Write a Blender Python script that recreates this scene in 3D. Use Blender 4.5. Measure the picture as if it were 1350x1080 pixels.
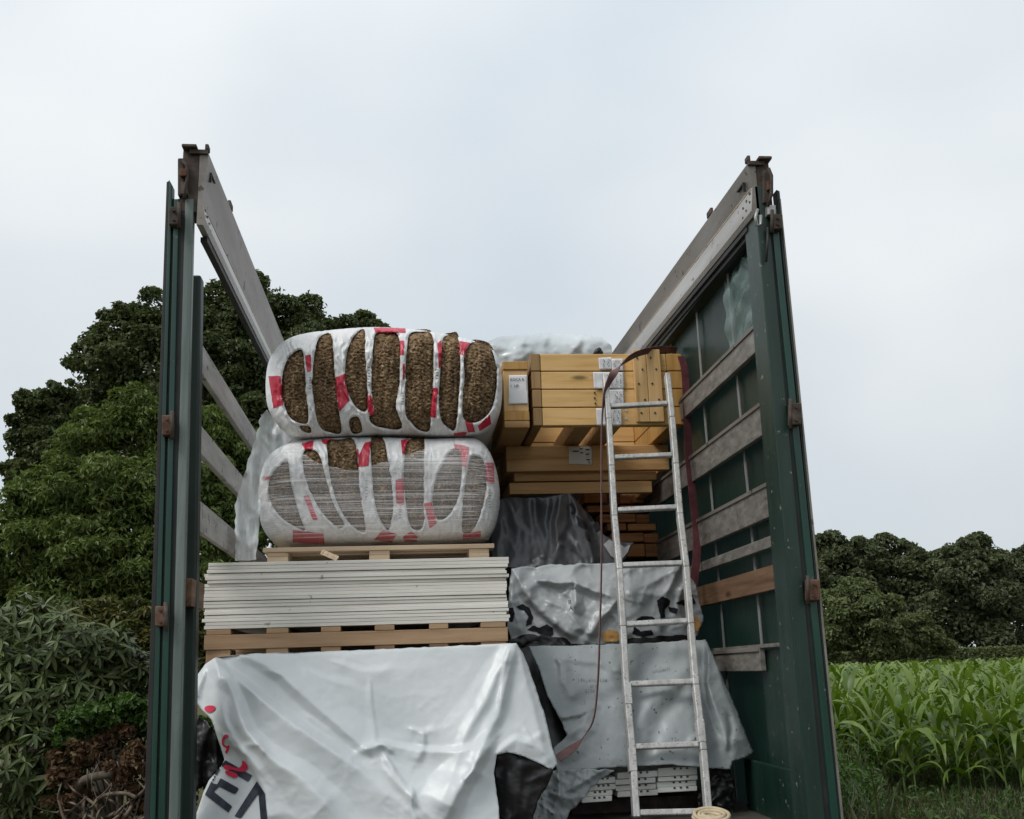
import bpy, math, random
import numpy as np
from mathutils import Matrix, Vector

random.seed(7)
RNG = np.random.RandomState(11)
SC = bpy.context.scene
for o in list(bpy.data.objects):
    bpy.data.objects.remove(o)

# ------------------------------------------------------------------ camera
IW, IH = 1350.0, 1080.0                       # photograph's pixel frame, used for measured points
CF = 1356.6
PITCH, YAW, ROLL = 0.24908, 0.10823, -0.03231
CL = np.array([-0.352, -3.973, 1.843])
FW = np.array([math.sin(YAW) * math.cos(PITCH), math.cos(YAW) * math.cos(PITCH), math.sin(PITCH)])
_r = np.array([math.cos(YAW), -math.sin(YAW), 0.0])
_u = np.cross(_r, FW)
RT = _r * math.cos(ROLL) + _u * math.sin(ROLL)
UP = -_r * math.sin(ROLL) + _u * math.cos(ROLL)
cam_d = bpy.data.cameras.new("camera")
cam_d.sensor_fit = 'HORIZONTAL'
cam_d.sensor_width = 36.0
cam_d.lens = CF / IW * 36.0
cam_d.clip_start = 0.05
cam_d.clip_end = 5000.0
cam = bpy.data.objects.new("camera", cam_d)
SC.collection.objects.link(cam)
cam.matrix_world = Matrix(((RT[0], UP[0], -FW[0], CL[0]), (RT[1], UP[1], -FW[1], CL[1]),
                           (RT[2], UP[2], -FW[2], CL[2]), (0, 0, 0, 1)))
SC.camera = cam

# ------------------------------------------------------------------ world, sun, exposure
SUN_EL, SUN_AZ = math.radians(50), math.radians(238)     # azimuth clockwise from +Y: behind and left of the camera
world = bpy.data.worlds.new("World")
SC.world = world
world.use_nodes = True
wn, wl = world.node_tree.nodes, world.node_tree.links
wn.clear()
w_out = wn.new("ShaderNodeOutputWorld")
w_bg = wn.new("ShaderNodeBackground")
w_bg.inputs["Strength"].default_value = 0.1
w_sky = wn.new("ShaderNodeTexSky")
w_sky.sky_type = 'NISHITA'
w_sky.sun_disc = False
w_sky.sun_elevation = SUN_EL
w_sky.sun_rotation = SUN_AZ
w_tc = wn.new("ShaderNodeTexCoord")
w_map = wn.new("ShaderNodeMapping")
w_map.inputs["Scale"].default_value = (1.0, 1.0, 1.6)
w_map.inputs["Location"].default_value = (0.55, 0.2, 0.1)
w_n1 = wn.new("ShaderNodeTexNoise")
w_n1.inputs["Scale"].default_value = 2.1
w_n1.inputs["Detail"].default_value = 3.5
w_n1.inputs["Roughness"].default_value = 0.42
w_ramp = wn.new("ShaderNodeValToRGB")
w_ramp.color_ramp.elements[0].position = 0.34
w_ramp.color_ramp.elements[0].color = (5.6, 6.2, 6.68, 1)
w_ramp.color_ramp.elements[1].position = 0.66
w_ramp.color_ramp.elements[1].color = (7.5, 7.78, 7.85, 1)
w_sep = wn.new("ShaderNodeSeparateXYZ")
w_mr = wn.new("ShaderNodeMapRange")
w_mr.inputs["From Min"].default_value = 0.0
w_mr.inputs["From Max"].default_value = 1.0
w_mr.inputs["To Min"].default_value = 0.77
w_mr.inputs["To Max"].default_value = 1.20
w_mul = wn.new("ShaderNodeVectorMath")
w_mul.operation = 'SCALE'
w_mix = wn.new("ShaderNodeMix")
w_mix.data_type = 'RGBA'
w_mix.inputs["Factor"].default_value = 0.93
wl.new(w_tc.outputs["Generated"], w_map.inputs["Vector"])
wl.new(w_map.outputs[0], w_n1.inputs["Vector"])
wl.new(w_n1.outputs["Fac"], w_ramp.inputs[0])
wl.new(w_tc.outputs["Generated"], w_sep.inputs[0])
wl.new(w_sep.outputs["Z"], w_mr.inputs["Value"])
wl.new(w_ramp.outputs["Color"], w_mul.inputs[0])
wl.new(w_mr.outputs[0], w_mul.inputs["Scale"])
wl.new(w_sky.outputs[0], w_mix.inputs["A"])
wl.new(w_mul.outputs[0], w_mix.inputs["B"])
wl.new(w_mix.outputs["Result"], w_bg.inputs["Color"])
wl.new(w_bg.outputs[0], w_out.inputs["Surface"])

sun_d = bpy.data.lights.new("sun", 'SUN')
sun_d.energy = 1.5
sun_d.angle = math.radians(24)
sun_d.color = (1.0, 0.97, 0.93)
sun = bpy.data.objects.new("sun", sun_d)
SC.collection.objects.link(sun)
_sd = Vector((math.sin(SUN_AZ) * math.cos(SUN_EL), math.cos(SUN_AZ) * math.cos(SUN_EL), math.sin(SUN_EL)))
sun.rotation_euler = _sd.to_track_quat('Z', 'Y').to_euler()

SC.view_settings.view_transform = 'Standard'
SC.view_settings.look = 'None'
SC.view_settings.exposure = 0.36
SC.view_settings.gamma = 1.0
SC.view_settings.use_curve_mapping = False
SC.render.engine = 'CYCLES'
SC.cycles.transparent_max_bounces = 16
SC.cycles.max_bounces = 6


# ------------------------------------------------------------------ measured points -> places
def P(px, py, y):
    """point(s) on the plane Y = y seen at photograph pixel (px, py)"""
    px, py, y = np.broadcast_arrays(np.asarray(px, float), np.asarray(py, float), np.asarray(y, float))
    d = FW * CF + np.multiply.outer(px - IW / 2, RT) + np.multiply.outer(IH / 2 - py, UP)
    return CL + d * ((y - CL[1]) / d[..., 1])[..., None]


def proj(p):
    d = np.asarray(p, float) - CL
    z = d @ FW
    return np.stack([IW / 2 + CF * (d @ RT) / z, IH / 2 - CF * (d @ UP) / z], -1)


# ------------------------------------------------------------------ object helpers
def link(o):
    SC.collection.objects.link(o)
    return o


def tag(o, label, cat, group=None):
    o["label"] = label
    o["category"] = cat
    if group:
        o["group"] = group
    return o


def thing(name, label, cat, loc=(0, 0, 0), group=None):
    o = link(bpy.data.objects.new(name, None))
    o.location = loc
    o.empty_display_size = 0.1
    return tag(o, label, cat, group)


def wloc(o):
    v = np.zeros(3)
    while o is not None:
        v += np.array(o.location)
        o = o.parent
    return v


def mesh_obj(name, V, F, mat, parent=None, smooth=False, tint=None, mats=None, fm=None, kind=None):
    """V world coordinates; F list of faces or (n,k) array"""
    V = np.asarray(V, float).reshape(-1, 3)
    if parent is not None:
        V = V - wloc(parent)
    me = bpy.data.meshes.new(name)
    if isinstance(F, np.ndarray):
        n, k = F.shape
        me.vertices.add(len(V))
        me.vertices.foreach_set("co", V.astype(np.float32).ravel())
        me.loops.add(n * k)
        me.loops.foreach_set("vertex_index", F.astype(np.int32).ravel())
        me.polygons.add(n)
        me.polygons.foreach_set("loop_start", np.arange(0, n * k, k, dtype=np.int32))
        me.polygons.foreach_set("loop_total", np.full(n, k, dtype=np.int32))
        me.update(calc_edges=True)
    else:
        me.from_pydata([tuple(v) for v in V], [], [tuple(f) for f in F])
    for m in (mats or [mat]):
        me.materials.append(m)
    if fm is not None:
        me.polygons.foreach_set("material_index", np.asarray(fm, dtype=np.int32))
    me.polygons.foreach_set("use_smooth", np.full(len(me.polygons), bool(smooth)))
    if tint is not None:
        a = me.attributes.new("tint", 'FLOAT', 'POINT')
        a.data.foreach_set("value", np.asarray(tint, np.float32))
    me.update()
    o = link(bpy.data.objects.new(name, me))
    if parent is not None:
        o.parent = parent
    if kind:
        o["kind"] = kind
    return o


class MB:
    """collects boxes, tubes and prisms for one mesh"""

    def __init__(self):
        self.V, self.F = [], []

    def add(self, V, F):
        b = len(self.V)
        self.V += [tuple(map(float, v)) for v in V]
        self.F += [tuple(i + b for i in f) for f in F]
        return self

    def box(self, x0, x1, y0, y1, z0, z1):
        V = [(x0, y0, z0), (x1, y0, z0), (x1, y1, z0), (x0, y1, z0), (x0, y0, z1), (x1, y0, z1), (x1, y1, z1), (x0, y1, z1)]
        return self.hexa(V)

    def hexa(self, V):
        return self.add(V, [(0, 3, 2, 1), (4, 5, 6, 7), (0, 1, 5, 4), (1, 2, 6, 5), (2, 3, 7, 6), (3, 0, 4, 7)])

    def bar(self, a, b, side, up):
        """box from point a to b with half extents vectors side and up"""
        a, b, s, u = map(np.asarray, (a, b, side, up))
        return self.hexa([a - s - u, a + s - u, b + s - u, b - s - u, a - s + u, a + s + u, b + s + u, b - s + u])

    def tube(self, pts, r, n=8, cap=True):
        pts = [np.asarray(p, float) for p in pts]
        rr = r if hasattr(r, '__len__') else [r] * len(pts)
        V, F = [], []
        ref = None
        for i, p in enumerate(pts):
            t = pts[min(i + 1, len(pts) - 1)] - pts[max(i - 1, 0)]
            t = t / (np.linalg.norm(t) + 1e-9)
            if ref is None:
                ref = np.cross(t, (0, 0, 1))
                if np.linalg.norm(ref) < .1:
                    ref = np.cross(t, (1, 0, 0))
            ref = ref - t * (ref @ t)
            ref /= np.linalg.norm(ref)
            b = np.cross(t, ref)
            for k in range(n):
                a = 2 * math.pi * k / n
                V.append(p + rr[i] * (math.cos(a) * ref + math.sin(a) * b))
        for i in range(len(pts) - 1):
            for k in range(n):
                F.append((i * n + k, i * n + (k + 1) % n, (i + 1) * n + (k + 1) % n, (i + 1) * n + k))
        if cap:
            F.append(tuple(range(n - 1, -1, -1)))
            F.append(tuple((len(pts) - 1) * n + k for k in range(n)))
        return self.add(V, F)

    def build(self, name, mat, parent=None, smooth=False, bevel=0.0, kind=None):
        o = mesh_obj(name, self.V, self.F, mat, parent, smooth, kind=kind)
        if bevel:
            m = o.modifiers.new("edge", 'BEVEL')
            m.width = bevel
            m.segments = 2
            m.limit_method = 'ANGLE'
        return o


def bx(name, mat, parent, x0, x1, y0, y1, z0, z1, bevel=0.0):
    return MB().box(x0, x1, y0, y1, z0, z1).build(name, mat, parent, bevel=bevel)


# ------------------------------------------------------------------ numpy noise
_perm = np.random.RandomState(3).permutation(512)
_perm = np.concatenate([_perm, _perm, _perm])
_grad = np.random.RandomState(4).randn(512, 2)
_grad /= np.linalg.norm(_grad, axis=1)[:, None]


def gnoise(x, y, seed=0):
    x, y = np.broadcast_arrays(np.asarray(x, float) + seed * 17.31, np.asarray(y, float) - seed * 9.77)
    xi, yi = np.floor(x).astype(int), np.floor(y).astype(int)
    fx, fy = x - xi, y - yi

    def g(ix, iy, dx, dy):
        h = _perm[(_perm[ix & 511] + iy) & 511]
        v = _grad[h]
        return v[..., 0] * dx + v[..., 1] * dy
    ux, uy = fx * fx * fx * (fx * (fx * 6 - 15) + 10), fy * fy * fy * (fy * (fy * 6 - 15) + 10)
    a = g(xi, yi, fx, fy) * (1 - ux) + g(xi + 1, yi, fx - 1, fy) * ux
    b = g(xi, yi + 1, fx, fy - 1) * (1 - ux) + g(xi + 1, yi + 1, fx - 1, fy - 1) * ux
    return (a * (1 - uy) + b * uy) * 1.5


def crumple(x, y, seed=0, octs=3):
    """creased-film relief: straight sharp creases in several directions, each only here and there"""
    r = np.random.RandomState(100 + seed)
    s, a = 0, 1.0
    for k in range(octs):
        f = 1.8 ** k
        for j in range(3):
            th = r.rand() * math.pi
            w = .55 * gnoise(x * f * .45, y * f * .45, seed + 11 * k + j)
            u = (x * math.cos(th) + y * math.sin(th)) * f * .55 + w + r.rand()
            tri = np.abs((u - np.floor(u)) - .5) * 2
            tri = np.where(tri > .55, (tri - .55) / .45, 0) + .25 * tri
            m = np.clip(.25 + 1.5 * gnoise(x * f * .38, y * f * .38, seed + 31 + 7 * k + j), 0, 1)
            s = s + a * (tri - .35) * m
        a *= .5
    return s


def inside(poly, x, y):
    poly = np.asarray(poly, float)
    r = np.zeros(np.shape(x), bool)
    j = len(poly) - 1
    for i in range(len(poly)):
        xi, yi = poly[i]
        xj, yj = poly[j]
        c = ((yi > y) != (yj > y)) & (x < (xj - xi) * (y - yi) / (yj - yi + 1e-12) + xi)
        r ^= c
        j = i
    return r


def seg_near(pts, x, y, closed=False):
    """distance, nearest point, signed side and arc position along a polyline"""
    pts = np.asarray(pts, float)
    if closed:
        pts = np.vstack([pts, pts[:1]])
    L = np.r_[0, np.cumsum(np.linalg.norm(np.diff(pts, axis=0), axis=1))]
    best = np.full(np.shape(x), 1e9)
    nx, ny, sd, tt = (np.zeros(np.shape(x)) for _ in range(4))
    for i in range(len(pts) - 1):
        a, b = pts[i], pts[i + 1]
        d = b - a
        l2 = d @ d + 1e-12
        t = np.clip(((x - a[0]) * d[0] + (y - a[1]) * d[1]) / l2, 0, 1)
        qx, qy = a[0] + t * d[0], a[1] + t * d[1]
        dd = np.hypot(x - qx, y - qy)
        m = dd < best
        best = np.where(m, dd, best)
        nx, ny = np.where(m, qx, nx), np.where(m, qy, ny)
        cr = d[0] * (y - a[1]) - d[1] * (x - a[0])
        sd = np.where(m, np.sign(cr), sd)
        tt = np.where(m, (L[i] + t * math.sqrt(l2)) / L[-1], tt)
    return best, nx, ny, sd, tt


def smooth_poly(pts, n=6):
    """closed Catmull-Rom through the points"""
    p = np.asarray(pts, float)
    N = len(p)
    out = []
    for i in range(N):
        a, b, c, d = p[(i - 1) % N], p[i], p[(i + 1) % N], p[(i + 2) % N]
        for k in range(n):
            t = k / n
            out.append(.5 * ((2 * b) + (c - a) * t + (2 * a - 5 * b + 4 * c - d) * t * t + (3 * b - a - 3 * c + d) * t ** 3))
    return np.array(out)


def rough_poly(pts, amp=1.5, step=4, seed=0):
    """subdivide the outline and make it slightly ragged"""
    p = np.asarray(pts, float)
    out = []
    r = np.random.RandomState(seed)
    for i in range(len(p)):
        a, b = p[i], p[(i + 1) % len(p)]
        n = max(1, int(np.linalg.norm(b - a) / step))
        for k in range(n):
            out.append(a + (b - a) * k / n + (r.randn(2) * amp * .5 if k else 0))
    return np.array(out)


def tps(pts):
    """smooth depth field through measured (px, py, Y)"""
    pts = np.asarray(pts, float)
    X = pts[:, :2] / 100.0
    n = len(X)
    r = np.linalg.norm(X[:, None] - X[None], axis=2)
    K = r * r * np.log(r + 1e-9)
    A = np.zeros((n + 3, n + 3))
    A[:n, :n] = K + np.eye(n) * 1e-4
    A[:n, n:] = np.c_[np.ones(n), X]
    A[n:, :n] = np.c_[np.ones(n), X].T
    w = np.linalg.solve(A, np.r_[pts[:, 2], 0, 0, 0])

    def f(x, y):
        x, y = np.asarray(x, float) / 100, np.asarray(y, float) / 100
        s = w[n] + w[n + 1] * x + w[n + 2] * y
        for i in range(n):
            rr = np.hypot(x - X[i, 0], y - X[i, 1])
            s = s + w[i] * rr * rr * np.log(rr + 1e-9)
        return s
    return f


def fold_fn(folds):
    """folds: (polyline, width px, height m, kind). 'r' rounded ridge, 's' step crease, positive comes forward"""
    def f(x, y):
        s = 0
        x, y = x + 5 * gnoise(x / 75, y / 75, 51) + .7 * gnoise(x / 15, y / 15, 53), y + 5 * gnoise(x / 75, y / 75, 52) + .7 * gnoise(x / 15, y / 15, 54)
        for q_, (pts, w, h, kind) in enumerate(folds):
            d, _, _, sd, t = seg_near(pts, x, y)
            if kind in 'tu':
                w = w * (.55 + .95 * t) * (1 + .35 * gnoise(x / 110, y / 110, 60 + q_))
                h = h * (1 + .3 * gnoise(x / 100, y / 100, 90 + q_))
            env = np.clip(t / .15 + .35, 0, 1) * np.clip((1 - t) / .2 + .25, 0, 1)
            if kind == 'r':
                s = s + h * env * np.exp(-np.sqrt((d / w) ** 2 + .04) + .2)
            elif kind == 't' or kind == 'u':          # taut fold: sharp crest, one long and one short flank
                k_ = sd if kind == 't' else -sd
                fl = np.where(k_ > 0, d / (w * 2.6), d / w)
                b_ = np.clip(1 - np.sqrt(fl * fl + .006), 0, 1)
                s = s + h * env * (.62 * b_ + .38 * b_ * b_)
            elif kind == 'g':
                s = s + h * env * np.exp(-(d / w) ** 2)
            else:
                s = s + h * env * sd * (d / w) * np.exp(1 - d / w) * np.where(sd > 0, 1, .55)
        return s
    return f


def sheet(name, outline, depth, mat, parent=None, cell=3.0, holes=(), thick=0.0, back=None, smooth=True, select=None, kind=None):
    """a sheet of cloth or film: outline measured in the photograph, depth(px,py) its distance, real 3-D folds"""
    outline = np.asarray(outline, float)
    x0, y0 = outline.min(0) - cell
    x1, y1 = outline.max(0) + cell
    nx, ny = int((x1 - x0) / cell) + 2, int((y1 - y0) / cell) + 2
    gx, gy = np.meshgrid(x0 + np.arange(nx) * cell, y0 + np.arange(ny) * cell)
    cx, cy = gx[:-1, :-1] + cell / 2, gy[:-1, :-1] + cell / 2
    keep = inside(outline, cx, cy)
    for h in holes:
        keep &= ~inside(h, cx, cy)
    if select is not None:
        keep &= select(cx, cy)
    idx = np.arange(nx * ny).reshape(ny, nx)
    q = np.stack([idx[:-1, :-1], idx[1:, :-1], idx[1:, 1:], idx[:-1, 1:]], -1)[keep]
    if len(q) == 0:
        return None
    used = np.unique(q)
    remap = np.full(nx * ny, -1)
    remap[used] = np.arange(len(used))
    X, Y = gx.ravel()[used].copy(), gy.ravel()[used].copy()
    cnt = np.bincount(remap[q].ravel(), minlength=len(used))
    edge = cnt < 4
    if edge.any():
        d, qx, qy, _, _ = seg_near(outline, X, Y, closed=True)
        for h in holes:
            d2, hx, hy, _, _ = seg_near(h, X, Y, closed=True)
            m = d2 < d
            d, qx, qy = np.where(m, d2, d), np.where(m, hx, qx), np.where(m, hy, qy)
        m = edge & (d < cell * 1.25)
        X, Y = np.where(m, qx, X), np.where(m, qy, Y)
    V = P(X, Y, depth(X, Y))
    F = remap[q]
    if back is not None:                       # run the outline's edge back into the load
        n0 = len(V)
        O = np.asarray(outline)
        OV = P(O[:, 0], O[:, 1], depth(O[:, 0], O[:, 1]))
        ex = []
        for k, (dy, sc) in enumerate(back):
            c = OV.mean(0)
            ring = c + (OV - c) * np.array([sc, 1, sc])
            ring[:, 1] = OV[:, 1] + dy
            ex.append(ring)
        R = np.vstack([OV] + ex)
        n = len(O)
        QF = []
        for k in range(len(back)):
            a = n0 + k * n + np.arange(n)
            b = n0 + k * n + (np.arange(n) + 1) % n
            QF.append(np.stack([a, b, b + n, a + n], -1))
        V = np.vstack([V, R])
        F = np.vstack([F] + QF)
    o = mesh_obj(name, V, F, mat, parent, smooth, kind=kind)
    if thick:
        m = o.modifiers.new("thickness", 'SOLIDIFY')
        m.thickness = thick
        m.offset = -1
    return o


# ------------------------------------------------------------------ materials
def new_mat(name):
    m = bpy.data.materials.new(name)
    m.use_nodes = True
    nt = m.node_tree
    nt.nodes.clear()
    out = nt.nodes.new("ShaderNodeOutputMaterial")
    b = nt.nodes.new("ShaderNodeBsdfPrincipled")
    nt.links.new(b.outputs[0], out.inputs[0])
    return m, nt, b, out


def nd(nt, t, **kw):
    n = nt.nodes.new(t)
    for k, v in kw.items():
        if k in n.inputs:
            n.inputs[k].default_value = v
        else:
            setattr(n, k, v)
    return n


def coord(nt, scale=(1, 1, 1), rot=(0, 0, 0)):
    tc = nd(nt, "ShaderNodeTexCoord")
    mp = nd(nt, "ShaderNodeMapping")
    mp.inputs["Scale"].default_value = scale
    mp.inputs["Rotation"].default_value = rot
    nt.links.new(tc.outputs["Object"], mp.inputs[0])
    return mp


def ramp(nt, src, stops):
    r = nd(nt, "ShaderNodeValToRGB")
    e = r.color_ramp.elements
    while len(e) < len(stops):
        e.new(0.5)
    for i, (p, c) in enumerate(stops):
        e[i].position = p
        e[i].color = (*c, 1) if len(c) == 3 else c
    nt.links.new(src, r.inputs[0])
    return r


def noise_mat(name, stops, scale=5, detail=6, rough=.6, spec=.4, metal=0, stretch=(1, 1, 1), bump=0, bscale=40, bstretch=None,
              dist=0.004, rvar=0, speck=None):
    m, nt, b, out = new_mat(name)
    c = coord(nt, stretch)
    n = nd(nt, "ShaderNodeTexNoise", Scale=scale, Detail=detail, Roughness=.62)
    nt.links.new(c.outputs[0], n.inputs["Vector"])
    col = ramp(nt, n.outputs["Fac"], stops).outputs[0]
    if speck:
        (sc, th, scol) = speck
        c2 = coord(nt, (1, 1, 1))
        n2 = nd(nt, "ShaderNodeTexNoise", Scale=sc, Detail=3, Roughness=.6)
        nt.links.new(c2.outputs[0], n2.inputs["Vector"])
        f = ramp(nt, n2.outputs["Fac"], [(th, (0, 0, 0)), (th + .035, (1, 1, 1))])
        mx = nd(nt, "ShaderNodeMix", data_type='RGBA')
        nt.links.new(f.outputs[0], mx.inputs["Factor"])
        nt.links.new(col, mx.inputs["A"])
        mx.inputs["B"].default_value = (*scol, 1)
        col = mx.outputs["Result"]
    if rvar:
        oi = nd(nt, "ShaderNodeObjectInfo")
        mr = nd(nt, "ShaderNodeMapRange")
        mr.inputs["To Min"].default_value = 1 - rvar
        mr.inputs["To Max"].default_value = 1 + rvar
        nt.links.new(oi.outputs["Random"], mr.inputs["Value"])
        vm = nd(nt, "ShaderNodeVectorMath", operation='SCALE')
        nt.links.new(col, vm.inputs[0])
        nt.links.new(mr.outputs[0], vm.inputs["Scale"])
        col = vm.outputs[0]
    nt.links.new(col, b.inputs["Base Color"])
    b.inputs["Roughness"].default_value = rough
    b.inputs["Specular IOR Level"].default_value = spec
    b.inputs["Metallic"].default_value = metal
    if bump:
        cb = coord(nt, bstretch or stretch)
        nb = nd(nt, "ShaderNodeTexNoise", Scale=bscale, Detail=5, Roughness=.65)
        nt.links.new(cb.outputs[0], nb.inputs["Vector"])
        bp = nd(nt, "ShaderNodeBump", Strength=bump, Distance=dist)
        nt.links.new(nb.outputs["Fac"], bp.inputs["Height"])
        nt.links.new(bp.outputs[0], b.inputs["Normal"])
    return m


def wood_mat(name, light, mid, dark, axis='X', rvar=.12, knots=True):
    m, nt, b, out = new_mat(name)
    s = {'X': (0.6, 9, 9), 'Y': (9, 0.6, 9), 'Z': (9, 9, .6)}[axis]
    c = coord(nt, s)
    oi = nd(nt, "ShaderNodeObjectInfo")
    ad = nd(nt, "ShaderNodeVectorMath", operation='ADD')
    sc = nd(nt, "ShaderNodeVectorMath", operation='SCALE')
    sc.inputs[0].default_value = (31, 17, 23)
    nt.links.new(oi.outputs["Random"], sc.inputs["Scale"])
    nt.links.new(c.outputs[0], ad.inputs[0])
    nt.links.new(sc.outputs[0], ad.inputs[1])
    n = nd(nt, "ShaderNodeTexNoise", Scale=3.2, Detail=7, Roughness=.6, Distortion=.6)
    nt.links.new(ad.outputs[0], n.inputs["Vector"])
    col = ramp(nt, n.outputs["Fac"], [(.28, dark), (.45, mid), (.68, light)]).outputs[0]
    n3 = nd(nt, "ShaderNodeTexNoise", Scale=1.3, Detail=3)
    nt.links.new(coord(nt).outputs[0], n3.inputs["Vector"])
    mr3 = nd(nt, "ShaderNodeMapRange")
    mr3.inputs["From Min"].default_value, mr3.inputs["From Max"].default_value = .3, .7
    mr3.inputs["To Min"].default_value, mr3.inputs["To Max"].default_value = .82, 1.12
    nt.links.new(n3.outputs["Fac"], mr3.inputs["Value"])
    vm3 = nd(nt, "ShaderNodeVectorMath", operation='SCALE')
    nt.links.new(col, vm3.inputs[0])
    nt.links.new(mr3.outputs[0], vm3.inputs["Scale"])
    col = vm3.outputs[0]
    if knots:
        ks = {'X': (2.2, 7, 7), 'Y': (7, 2.2, 7), 'Z': (7, 7, 2.2)}[axis]
        ck = coord(nt, ks)
        ad2 = nd(nt, "ShaderNodeVectorMath", operation='ADD')
        nt.links.new(ck.outputs[0], ad2.inputs[0])
        nt.links.new(sc.outputs[0], ad2.inputs[1])
        vo = nd(nt, "ShaderNodeTexVoronoi", Scale=1.0)
        nt.links.new(ad2.outputs[0], vo.inputs["Vector"])
        kf = ramp(nt, vo.outputs["Distance"], [(.05, (1, 1, 1)), (.13, (0, 0, 0))])
        mk = nd(nt, "ShaderNodeMix", data_type='RGBA')
        nt.links.new(kf.outputs[0], mk.inputs["Factor"])
        nt.links.new(col, mk.inputs["A"])
        mk.inputs["B"].default_value = (*[v * .35 for v in mid], 1)
        col = mk.outputs["Result"]
    mr = nd(nt, "ShaderNodeMapRange")
    mr.inputs["To Min"].default_value, mr.inputs["To Max"].default_value = 1 - rvar, 1 + rvar
    nt.links.new(oi.outputs["Random"], mr.inputs["Value"])
    vm = nd(nt, "ShaderNodeVectorMath", operation='SCALE')
    nt.links.new(col, vm.inputs[0])
    nt.links.new(mr.outputs[0], vm.inputs["Scale"])
    nt.links.new(vm.outputs[0], b.inputs["Base Color"])
    b.inputs["Roughness"].default_value = .62
    b.inputs["Specular IOR Level"].default_value = .3
    bp = nd(nt, "ShaderNodeBump", Strength=.35, Distance=.002)
    nt.links.new(n.outputs["Fac"], bp.inputs["Height"])
    nt.links.new(bp.outputs[0], b.inputs["Normal"])
    return m


def leaf_mat(name, a, bcol, c, rough=.5, spec=.35, trans=.25):
    """leaf colours by the per-leaf attribute 'tint'"""
    m, nt, b, out = new_mat(name)
    at = nd(nt, "ShaderNodeAttribute", attribute_name="tint")
    col = ramp(nt, at.outputs["Fac"], [(0.0, a), (.5, bcol), (1.0, c)])
    nt.links.new(col.outputs[0], b.inputs["Base Color"])
    b.inputs["Roughness"].default_value = rough
    b.inputs["Specular IOR Level"].default_value = spec
    if trans:
        tr = nd(nt, "ShaderNodeBsdfTranslucent")
        hs = nd(nt, "ShaderNodeHueSaturation", Saturation=1.15, Value=1.3)
        nt.links.new(col.outputs[0], hs.inputs["Color"])
        nt.links.new(hs.outputs[0], tr.inputs[0])
        mx = nd(nt, "ShaderNodeMixShader", Fac=trans)
        nt.links.new(b.outputs[0], mx.inputs[1])
        nt.links.new(tr.outputs[0], mx.inputs[2])
        nt.links.new(mx.outputs[0], out.inputs[0])
    return m


def film_mat(name, col, alpha_stops, scale, stretch, rough=.25, rot=(0, 0, 0), detail=4, bump=.3, bscale=25):
    m, nt, b, out = new_mat(name)
    c = coord(nt, stretch, rot)
    n = nd(nt, "ShaderNodeTexNoise", Scale=scale, Detail=detail, Roughness=.6)
    nt.links.new(c.outputs[0], n.inputs["Vector"])
    f = ramp(nt, n.outputs["Fac"], alpha_stops)
    b.inputs["Base Color"].default_value = (*col, 1)
    b.inputs["Roughness"].default_value = rough
    tr = nd(nt, "ShaderNodeBsdfTransparent")
    mx = nd(nt, "ShaderNodeMixShader")
    nt.links.new(f.outputs[0], mx.inputs[0])
    nt.links.new(tr.outputs[0], mx.inputs[1])
    nt.links.new(b.outputs[0], mx.inputs[2])
    nt.links.new(mx.outputs[0], out.inputs[0])
    nb = nd(nt, "ShaderNodeTexNoise", Scale=bscale, Detail=3)
    nt.links.new(coord(nt, (1, 1, .4)).outputs[0], nb.inputs["Vector"])
    bp = nd(nt, "ShaderNodeBump", Strength=bump, Distance=.01)
    nt.links.new(nb.outputs["Fac"], bp.inputs["Height"])
    nt.links.new(bp.outputs[0], b.inputs["Normal"])
    return m


g3 = lambda v: (v, v, v)
M = {}
M['ground'] = noise_mat("ground_soil", [(.3, (.045, .05, .02)), (.5, (.075, .075, .035)), (.7, (.10, .085, .05))], 3, 8, .95, .1, bump=.6, bscale=18, dist=.03)
M['alu'] = noise_mat("aluminium_rail", [(.3, (.27, .255, .235)), (.5, (.38, .365, .345)), (.72, (.48, .47, .45))], 2.2, 8, .42, .5, .55, (3, .35, 3), bump=.12, bscale=60,
                     speck=(16, .655, (.12, .10, .085)))
M['alu_dark'] = noise_mat("brown_grey_aluminium", [(.3, (.14, .122, .105)), (.5, (.205, .182, .16)), (.72, (.28, .258, .235))], 2.2, 8, .5, .5, .35, (3, .5, 3), bump=.15, bscale=60,
                          speck=(14, .64, (.07, .055, .045)))  # darker, browner tone than the rail aluminium
M['alu_slat'] = noise_mat("scuffed_slat", [(.28, (.20, .195, .185)), (.5, (.34, .33, .32)), (.72, (.46, .45, .43))], 3.0, 9, .5, .5, .25, (2, 1.0, 6), bump=.2, bscale=50,
                          speck=(22, .63, (.10, .09, .08)))
M['slat_right'] = noise_mat("dirty_slat", [(.25, (.085, .076, .066)), (.5, (.185, .170, .152)), (.75, (.30, .28, .258))], 5.0, 9, .55, .45, .15, (2, 2.0, 6), bump=.2, bscale=50,
                            speck=(48, .64, (.06, .052, .045)))
M['post_grey'] = noise_mat("worn_grey_green_post", [(.3, (.07, .098, .086)), (.5, (.12, .152, .138)), (.7, (.21, .235, .22))], 3, 8, .45, .5, .15, (6, 6, .5), bump=.1, bscale=50,
                           speck=(24, .66, (.05, .09, .075)))
M['post_green'] = noise_mat("worn_dark_green_post", [(.3, (.004, .017, .011)), (.5, (.0065, .026, .018)), (.75, (.018, .042, .032))], 3, 8, .42, .5, 0, (5, 5, .6), bump=.12, bscale=50,
                            speck=(26, .66, (.16, .17, .15)))
M['green'] = noise_mat("green_lacquer", [(.3, (.004, .028, .019)), (.5, (.006, .042, .029)), (.75, (.02, .06, .045))], 3, 7, .35, .5, 0, (5, 5, .5), bump=.1, bscale=40,
                       speck=(40, .69, (.12, .13, .11)))
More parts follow.
